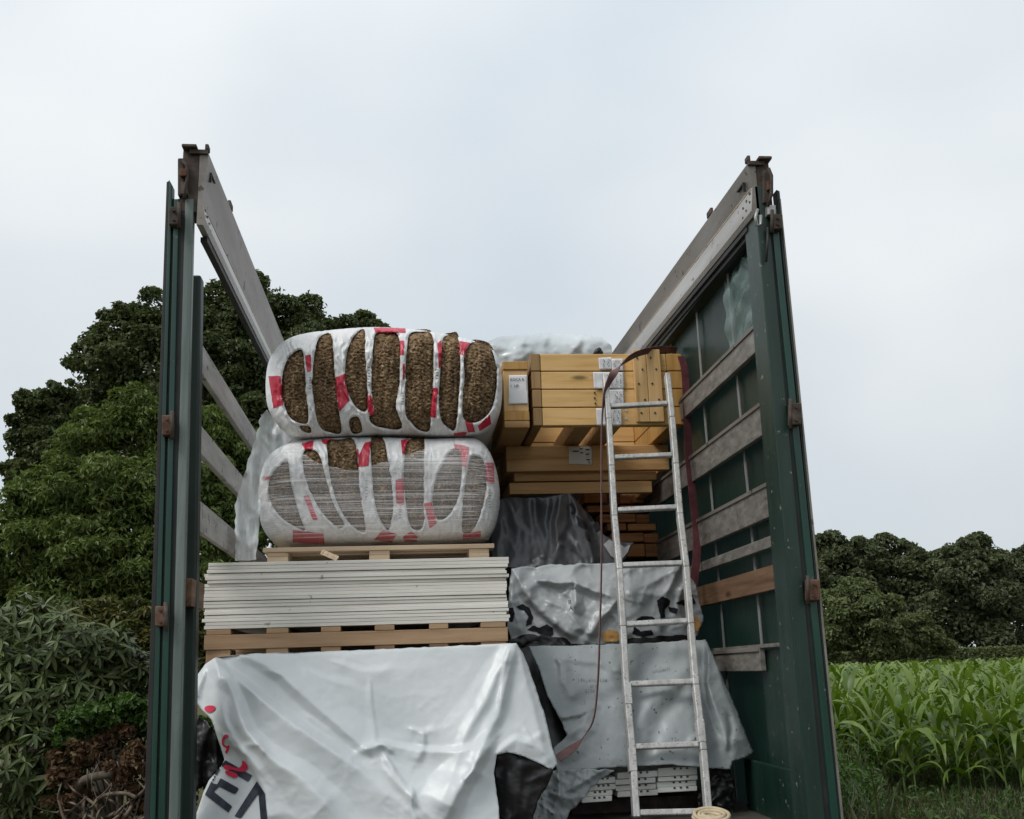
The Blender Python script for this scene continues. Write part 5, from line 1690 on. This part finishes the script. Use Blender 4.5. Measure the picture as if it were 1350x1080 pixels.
# rhododendron: whorls of long leaves, nearest ones are leaves of their own
RH = thing("rhododendron", "large rhododendron shrub with whorls of long leathery leaves at the far left", "shrub", (-3.4, 4.6, 0))
rs = np.random.RandomState(31)
lobes = lobes_px([(40, 850, 100, 66, 0), (120, 870, 70, 50, .1), (10, 920, 90, 70, -.2), (75, 930, 80, 60, -.1), (20, 1000, 90, 70, -.3), (160, 890, 50, 38, .2), (60, 1050, 60, 60, -.2), (-60, 930, 90, 110, 0)], 4.4)
wh = []
for c, r in lobes:
    k = int(70 * (r[0] * r[2]) / (.3 * .25)) + 20
    k = min(int(k * 1.5), 130)
    u = rs.randn(k, 3)
    u[:, 1] -= .6
    u[:, 2] += .25
    u /= np.linalg.norm(u, axis=1)[:, None]
    for v in u:
        wh.append((c + v * r * rs.uniform(.72, 1.04), v))


def rhodo_leaf(L=1.0, W=.225):
    V, F = [], []
    prof = [(0, .03), (.18, .55), (.42, 1.0), (.7, .8), (.9, .35), (1.0, .02)]
    for t, w in prof:
        zc_ = -.10 * t * t
        for sx_, zz in ((-1, .05), (0, 0), (1, .05)):
            V.append((t * L, sx_ * w * W * .5, zc_ + zz * w))
    for i in range(len(prof) - 1):
        for j in range(2):
            a = i * 3 + j
            F.append((a, a + 1, a + 4, a + 3))
    return V, F


lV, lF = rhodo_leaf()
leaf_meshes = []
for q in range(5):
    me = bpy.data.meshes.new("rhododendron_leaf")
    me.from_pydata([tuple(v) for v in lV], [], lF)
    a = me.attributes.new("tint", 'FLOAT', 'POINT')
    a.data.foreach_set("value", np.full(len(lV), .15 + .18 * q, np.float32))
    me.materials.append(M['leaf_rhodo'])
    me.polygons.foreach_set("use_smooth", np.ones(len(me.polygons), bool))
    leaf_meshes.append(me)
leaves = []
for p, v in wh:
    axis = v * .7 + np.array([0, -.1, .8])
    axis /= np.linalg.norm(axis)
    e1 = np.cross(axis, (0.3, 1, .2))
    e1 /= np.linalg.norm(e1)
    e2 = np.cross(axis, e1)
    k = rs.randint(6, 10)
    a0 = rs.rand() * 6.28
    el = rs.uniform(-.8, .35)
    for i in range(k):
        an = a0 + i * 2 * math.pi / k + rs.randn() * .32
        ee = el + rs.randn() * .28
        d = (e1 * math.cos(an) + e2 * math.sin(an)) * math.cos(ee) + axis * math.sin(ee) + np.array([0, 0, -.12])
        d /= np.linalg.norm(d)
        s_ = np.cross(axis, d)
        s_ /= np.linalg.norm(s_)
        nn = np.cross(d, s_)
        leaves.append((p, d, s_, nn, rs.uniform(.075, .155), rs.randint(0, 5)))
dist = np.array([np.linalg.norm(q[0] - CL) for q in leaves])
pj = proj(np.array([q[0] for q in leaves]))
inview = (pj[:, 0] > -10) & (pj[:, 0] < 205) & (pj[:, 1] < 1090)
order = np.argsort(np.where(inview, dist, dist + 50))
rest_V, rest_F, rest_T = [], [], []
lV = np.array(lV)
rhl = np.array(RH.location)
for rank, i in enumerate(order):
    p, d, s_, nn, L_, q = leaves[i]
    if rank < 300:
        o = bpy.data.objects.new("leaf", leaf_meshes[q])
        R3 = Matrix((d, s_, nn)).transposed() * L_
        o.matrix_world = Matrix.Translation(Vector(p - rhl)) @ R3.to_4x4()
        o.parent = RH
        link(o)
    else:
        b0 = len(rest_V) * len(lV)
        rest_V.append(p + L_ * (lV[:, :1] * d + lV[:, 1:2] * s_ + lV[:, 2:] * nn))
        rest_F.append(np.array(lF) + b0)
        rest_T.append(np.full(len(lV), .15 + .18 * q))
mesh_obj("foliage", np.vstack(rest_V), np.vstack(rest_F), M['leaf_rhodo'], RH, True, tint=np.concatenate(rest_T), kind="stuff")
mb = MB()
for c, r in lobes:
    b0 = np.array([-3.4 + rs.randn() * .2, 4.6 + rs.randn() * .15, 0])
    mb.tube([b0, (b0 + c) / 2 + np.array([0, 0, .1]), c], [.035, .025, .01], 6)
mb.build("stems", M['trunk'], RH, True, kind="stuff")

# green climber and dry brown scrub by the trailer's left rear corner
lb = lobes_px([(120, 945, 40, 22, 0), (160, 940, 36, 22, 0), (190, 945, 30, 26, .1), (95, 965, 26, 24, 0), (150, 965, 40, 20, .1), (225, 960, 40, 30, .2), (260, 1000, 40, 40, .4)], 3.9)
tree("climber", "fresh green climber spilling over the dry brown scrub", "climber", (-2.45, 4.0, 0), lb, 6500, .055, .035, M['leaf_ivy'], None, 9, .02, 10, .25, .8, .3, .4, sub=20, size=(.2, .4), fill=.4)
SCB = thing("dry_scrub", "tangle of bare brown branches and withered leaves left of the trailer", "shrub", (-2.4, 3.9, 0))
rs = np.random.RandomState(77)
lb = lobes_px([(90, 1000, 26, 32, 0), (100, 1060, 26, 26, 0), (160, 1000, 36, 32, 0), (185, 1030, 28, 40, .05), (140, 985, 26, 18, .1), (230, 1030, 40, 50, .3), (85, 1040, 22, 26, 0)], 3.8)
C, D, T = crown_points(lb, 2600, rs, .8, .25, 10)
V, F, tt_ = leaf_cloud(C, D, .055, .032, .5, .4, rs, .2, T)
mesh_obj("withered_leaves", V, F, M['leaf_dead'], SCB, False, tint=tt_, kind="stuff")
for k in range(26):
    a = np.array([rs.uniform(75, 200), rs.uniform(1070, 1110)])
    pts = [P(a[0], a[1], 3.75 + rs.uniform(-.1, .15))]
    an = rs.uniform(-2.6, -.5)
    r_ = rs.uniform(.006, .016) * (1.6 if k < 4 else 1)
    for s in range(6):
        a = a + np.array([math.cos(an), math.sin(an)]) * rs.uniform(9, 17)
        an += rs.randn() * .28
        pts.append(P(a[0], a[1], 3.7 + rs.uniform(-.08, .12)))
    MB().tube(spline(pts, 3), np.linspace(r_, r_ * .3, len(spline(pts, 3))), 6).build("branch", M['twig'], SCB, True)
MB().tube(spline([P(120, 1100, 3.72), P(125, 1060, 3.72), P(140, 1048, 3.7), P(165, 1046, 3.66), P(180, 1052, 3.66)], 4), .013, 7).build("branch", M['twig'], SCB, True)
MB().tube(spline([P(95, 1110, 3.78), P(100, 1050, 3.78), P(112, 1028, 3.74), P(150, 1020, 3.7)], 4), .03, 8).build("branch", M['trunk'], SCB, True)

# ------------------------------------------------------------------ right: woodland, bushes, hedge
wood = [
    ("dark oak at the left of the far woodland, half hidden by the trailer", 88, [(1060, 780, 46, 55, 0), (1085, 745, 32, 34, 0), (1105, 740, 30, 30, 0), (1130, 732, 30, 24, 0), (1120, 775, 40, 40, 0), (1060, 830, 60, 40, 0), (1130, 820, 60, 40, 1)]),
    ("broad dark oak in the middle of the far woodland", 92, [(1165, 735, 34, 26, 0), (1195, 738, 32, 26, 0), (1150, 760, 34, 32, 0), (1190, 770, 44, 36, -1), (1225, 755, 30, 28, 0), (1170, 810, 56, 40, 0), (1215, 810, 46, 44, 0)]),
    ("dark oak with a rounded top right of centre in the far woodland", 86, [(1255, 740, 30, 26, 0), (1285, 735, 34, 24, 0), (1310, 745, 30, 28, 0), (1270, 770, 44, 36, -1), (1305, 785, 40, 40, 0), (1250, 815, 44, 40, 0), (1290, 825, 46, 34, 0)]),
    ("loose dark tree with sky gaps at the far woodland's right end", 90, [(1335, 755, 22, 26, 0), (1352, 775, 26, 30, 0), (1330, 800, 24, 26, 0), (1370, 745, 34, 34, 0), (1350, 825, 34, 26, 0), (1390, 800, 40, 50, 0)]),
]
for k, (lab, yy, ls) in enumerate(wood):
    lb = lobes_px(ls, yy)
    bpt = P(ls[3][0], 868, yy)
    tree("oak_tree", lab, "tree", (bpt[0], yy, 0), lb, 36000 if k < 3 else 12000, .50, .33, M['leaf_far'], "far woodland trees", 40 + k, .5, 12, .2, .7)
lb = lobes_px([(1130, 790, 34, 26, 0), (1110, 800, 34, 30, 0), (1150, 805, 34, 28, 0), (1125, 825, 44, 30, -1), (1160, 830, 32, 28, -1), (1100, 845, 40, 24, 0), (1150, 850, 40, 22, -1)], 70)
tree("round_bush", "rounded lighter green tree in front of the woodland beside the trailer", "tree", (39.5, 70, 0), lb, 24000, .36, .22, M['leaf_bush'], None, 51, .3, 12, .2, .7)
lb = lobes_px([(1210, 822, 20, 16, 0), (1195, 835, 22, 18, 0), (1225, 838, 22, 18, 0), (1210, 852, 32, 16, 0), (1245, 852, 22, 12, 0)], 72)
tree("round_bush", "small bush between the rounded tree and the long hedge", "bush", (43, 72, 0), lb, 9000, .34, .19, M['leaf_bush'], None, 52, .12, 12, .2, .7)
# clipped hedge
rs = np.random.RandomState(60)
HG = thing("hedge", "long clipped dark hedge along the far edge of the cornfield", "hedge", (46, 78, 0))
A_, B_ = np.array([14.0, 85.5, 0]), np.array([70.0, 69.4, 0])
dv = (B_ - A_) / np.linalg.norm(B_ - A_)
pv = np.array([-dv[1], dv[0], 0])
mb = MB()
mb.bar(A_ + np.array([0, 0, 1.2]), B_ + np.array([0, 0, 1.2]), pv * .65, np.array([0, 0, 1.15]))
mb.build("hedge_core", M['leaf_far'], HG)
n = 27000
t = rs.rand(n) * np.linalg.norm(B_ - A_)
f = rs.rand(n)
side = np.where(f < .65, -1, rs.uniform(-1, 1, n))
hz = np.where(f < .65, rs.uniform(.05, 2.4, n), 2.4) + rs.randn(n) * .04
C = A_ + t[:, None] * dv + side[:, None] * pv * .72 + np.array([0, 0, 1]) * hz[:, None] + rs.randn(n, 3) * .05
D = np.tile(pv * -1, (n, 1)) * (f < .65)[:, None] + np.array([0, 0, 1]) * (f >= .65)[:, None]
V, F, tt_ = leaf_cloud(C, D, .34, .22, .2, .25, rs, .4)
mesh_obj("hedge_leaves", V, F, M['leaf_bush'], HG, False, tint=tt_, kind="stuff")

# ------------------------------------------------------------------ cornfield
def corn_leaf(L, W, rise, curl, seg=7):
    """strap leaf arching out from the stalk along +X; V with tint by twist"""
    V, F = [], []
    x = z = 0
    ang = rise
    for i in range(seg + 1):
        t = i / seg
        w = W * (min(1, .35 + 2.6 * t) * (1 - t ** 2.4) + .02)
        tw = .5 * math.sin(t * 2.2)
        for s in (-1, 0, 1):
            V.append((x, s * w * .5 * math.cos(tw), z + (abs(s) * w * .16) + s * w * .5 * math.sin(tw) * .5))
        x += math.cos(ang) * L / seg
        z += math.sin(ang) * L / seg
        ang -= curl / seg * (.4 + 1.6 * t)
    for i in range(seg):
        for j in range(2):
            a = i * 3 + j
            F.append((a, a + 1, a + 4, a + 3))
    return np.array(V), np.array(F)


CG = "corn plants along the near edge of the field"
CLAB = "green corn plant with arching leaves in the front rows of the cornfield"
rs = np.random.RandomState(90)
leaf_var, leaf_me = [], []
for (L_, W_, ri, cu) in [(.80, .12, 1.0, 2.1), (.90, .128, .85, 2.4), (.70, .115, 1.2, 1.5), (.95, .13, .7, 2.5), (.75, .115, 1.15, 2.9), (.50, .085, 1.3, 1.0), (.42, .075, 1.4, .7)]:
    for tn in (.2, .5, .8):
        V, F = corn_leaf(L_, W_, ri, cu)
        leaf_var.append((V, F))
        me = bpy.data.meshes.new("corn_leaf")
        me.from_pydata([tuple(v) for v in V], [], [tuple(f) for f in F])
        a = me.attributes.new("tint", 'FLOAT', 'POINT')
        a.data.foreach_set("value", np.full(len(V), tn, np.float32))
        me.materials.append(M['corn'])
        me.polygons.foreach_set("use_smooth", np.ones(len(me.polygons), bool))
        leaf_me.append((me, tn))


def corn_plan(rs, h):
    """(height, heading, variant) of each leaf"""
    k = rs.randint(8, 12)
    a0 = rs.rand() * math.pi
    lst = []
    for i in range(k):
        t = (i + .5) / k
        hz_ = h * (.12 + .86 * t)
        an = a0 + (i % 2) * math.pi + rs.randn() * .5
        v = rs.choice([0, 1, 3, 4]) if t < .62 else (rs.choice([0, 2, 4, 2]) if t < .82 else rs.choice([5, 6, 2]))
        lst.append((hz_, an, v * 3 + rs.randint(0, 3), rs.uniform(.8, 1.15) * (.8 if t < .25 else 1)))
    return lst


def stalk_mesh(h):
    mb = MB()
    mb.tube([(0, 0, 0), (.005, 0, h * .5), (0, .006, h * .92)], [.014, .012, .006], 6)
    return mb


def joined_corn(plan, h, lo=False):
    Vs, Fs, Ts = [], [], []
    b0 = 0
    for (hz_, an, v, s) in (plan[::2] if lo else plan):
        V, F = leaf_var[v]
        if lo:
            V = V[[0, 2, 9, 11, 15, 17, 21, 23]]
            F = np.array([[0, 1, 3, 2], [2, 3, 5, 4], [4, 5, 7, 6]])
            V = V * np.array([1, 1.6, 1])
        c, sn = math.cos(an), math.sin(an)
        W_ = np.stack([V[:, 0] * c - V[:, 1] * sn, V[:, 0] * sn + V[:, 1] * c, V[:, 2]], -1) * s + np.array([0, 0, hz_])
        Vs.append(W_)
        Fs.append(F + b0)
        Ts.append(np.full(len(V), leaf_me[v][1]))
        b0 += len(V)
    if not lo:
        mb = stalk_mesh(h)
        Vs.append(np.array(mb.V))
        Fs.append(np.array([f for f in mb.F if len(f) == 4]) + b0)
        Ts.append(np.full(len(mb.V), .3))
    return np.vstack(Vs), np.vstack(Fs), np.concatenate(Ts)


e0, e1 = np.array([5.6, 11.75]), np.array([8.3, 10.85])        # near edge of the field
e0, e1 = e0 + np.array([-.32, -.95]), e1 + np.array([-.32, -.95])
ed = (e1 - e0) / np.linalg.norm(e1 - e0)
en = np.array([-ed[1], ed[0]])
spots = []
for r_ in range(0, 92):
    dep = r_ * .72
    for q in np.arange(-14, 60, .23):
        p = e0 + ed * q + en * dep + rs.randn(2) * np.array([.05, .05])
        v = p - CL[:2]
        az = math.degrees(math.atan2(v[0], v[1]))
        dd = np.linalg.norm(v)
        if 12.5 < az < 39 and dd < 78:
            spots.append((dd + (0 if 21.8 < az < 34.5 else 200), p[0], p[1]))
spots.sort()
templates = []
for k in range(10):
    h = rs.uniform(1.02, 1.22)
    plan = corn_plan(rs, h)
    V, F, T = joined_corn(plan, h)
    me = bpy.data.meshes.new("corn_plant")
    me.from_pydata([tuple(v) for v in V], [], [tuple(f) for f in F])
    a = me.attributes.new("tint", 'FLOAT', 'POINT')
    a.data.foreach_set("value", T.astype(np.float32))
    me.materials.append(M['corn'])
    me.polygons.foreach_set("use_smooth", np.ones(len(me.polygons), bool))
    sm = bpy.data.meshes.new("corn_stalk")
    mb = stalk_mesh(h)
    sm.from_pydata(mb.V, [], mb.F)
    a = sm.attributes.new("tint", 'FLOAT', 'POINT')
    a.data.foreach_set("value", np.full(len(mb.V), .5, np.float32))
    sm.materials.append(M['stalk'])
    templates.append((h, plan, me, sm, joined_corn(plan, h, True), (V, F, T)))
restV, restF, restT = [], [], []
nb_ = 0
for rank, (dd, x, y) in enumerate(spots):
    h, plan, me, sm, lo, hi = templates[rs.randint(0, 10)]
    rz, s = rs.rand() * 6.283, rs.uniform(.80, 1.14)
    if rank < 70:
        o = bpy.data.objects.new("corn_plant", None)
        o.empty_display_size = .1
        o.location, o.rotation_euler, o.scale = (x, y, 0), (rs.randn() * .03, rs.randn() * .03, rz), (s, s, s)
        tag(link(o), CLAB, "corn plant", CG)
        st = link(bpy.data.objects.new("stalk", sm))
        st.parent = o
        for (hz_, an, v, sc_) in plan:
            lf = link(bpy.data.objects.new("leaf", leaf_me[v][0]))
            lf.parent = o
            lf.location, lf.rotation_euler, lf.scale = (0, 0, hz_), (0, 0, an), (sc_, sc_, sc_)
    elif rank < 300:
        o = link(bpy.data.objects.new("corn_plant", me))
        o.location, o.rotation_euler, o.scale = (x, y, 0), (rs.randn() * .03, rs.randn() * .03, rz), (s, s, s)
        tag(o, CLAB, "corn plant", CG)
    else:
        V, F, T = hi if (dd - 200 if dd > 150 else dd) < 22 else lo
        c, sn = math.cos(rz), math.sin(rz)
        restV.append(np.stack([V[:, 0] * c - V[:, 1] * sn, V[:, 0] * sn + V[:, 1] * c, V[:, 2]], -1) * s + np.array([x, y, 0]))
        restF.append(F + nb_)
        restT.append(T)
        nb_ += len(V)
o = mesh_obj("cornfield", np.vstack(restV), np.vstack(restF), M['corn'], None, True, tint=np.concatenate(restT), kind="stuff")
o["label"] = "dense green cornfield reaching back to the hedge"

# weeds along the trailer's side of the verge
rs = np.random.RandomState(97)
n = 5200
px, py = np.where(rs.rand(n) < .6, rs.uniform(1090, 1165, n), rs.uniform(1090, 1400, n)), rs.uniform(1015, 1120, n)
d = FW * CF + np.multiply.outer(px - IW / 2, RT) + np.multiply.outer(IH / 2 - py, UP)
G = CL + d * ((0 - CL[2]) / d[:, 2])[:, None]
hh_ = np.where(px < 1165, rs.uniform(.03, .55, n), rs.uniform(.02, .14, n)) * (1 + gnoise(G[:, 0] * 1.3, G[:, 1] * 1.3, 5))
C = G + np.array([0, 0, 1]) * hh_[:, None] + rs.randn(n, 3) * .04
V, F, tt_ = leaf_cloud(C, np.tile([0, -.3, .6], (n, 1)), .13, .045, .3, .25, rs, .5)
wd_ = mesh_obj("weeds", V, F, M['leaf_ivy'], None, False, tint=tt_ * .7, kind="stuff")
wd_["label"] = "leafy weeds along the verge beside the trailer"

# ------------------------------------------------------------------ rough grass in front of the corn
rs = np.random.RandomState(95)
n = 21000
px, py = rs.uniform(960, 1400, n), rs.uniform(1010, 1150, n)
d = FW * CF + np.multiply.outer(px - IW / 2, RT) + np.multiply.outer(IH / 2 - py, UP)
G = CL + d * ((0 - CL[2]) / d[:, 2])[:, None]
G[:, :2] += rs.randn(n, 2) * .1
hgt = rs.uniform(.06, .20, n) * (1 + .9 * np.clip(gnoise(G[:, 0] * .9, G[:, 1] * .9, 2), 0, 1))
tall = (px < 1165) & (rs.rand(n) < .35)
hgt = np.where(tall, hgt * rs.uniform(1.6, 4.0, n), hgt)
a = rs.rand(n) * 6.283
lean = rs.uniform(.15, .7, n) * hgt
w = rs.uniform(.004, .010, n) * (1 + tall)
dx, dy = np.cos(a), np.sin(a)
base = G
V = np.stack([base + np.stack([-dy * w, dx * w, 0 * w], -1), base + np.stack([dy * w, -dx * w, 0 * w], -1),
              base + np.stack([dy * w * .7 + dx * lean * .35, -dx * w * .7 + dy * lean * .35, hgt * .6], -1), base + np.stack([-dy * w * .7 + dx * lean * .35, dx * w * .7 + dy * lean * .35, hgt * .6], -1),
              base + np.stack([dx * lean, dy * lean, hgt], -1)], 1).reshape(-1, 3)
i = np.arange(n)[:, None] * 5
F = np.concatenate([i + np.array([[0, 1, 2]]), i + np.array([[0, 2, 3]]), i + np.array([[3, 2, 4]])], 0)
gr = mesh_obj("grass", V, F, M['grass'], None, False, tint=np.repeat(np.clip(rs.normal(.5, .28, n), 0, 1), 5), kind="stuff")
gr["label"] = "rough grass verge in front of the corn"
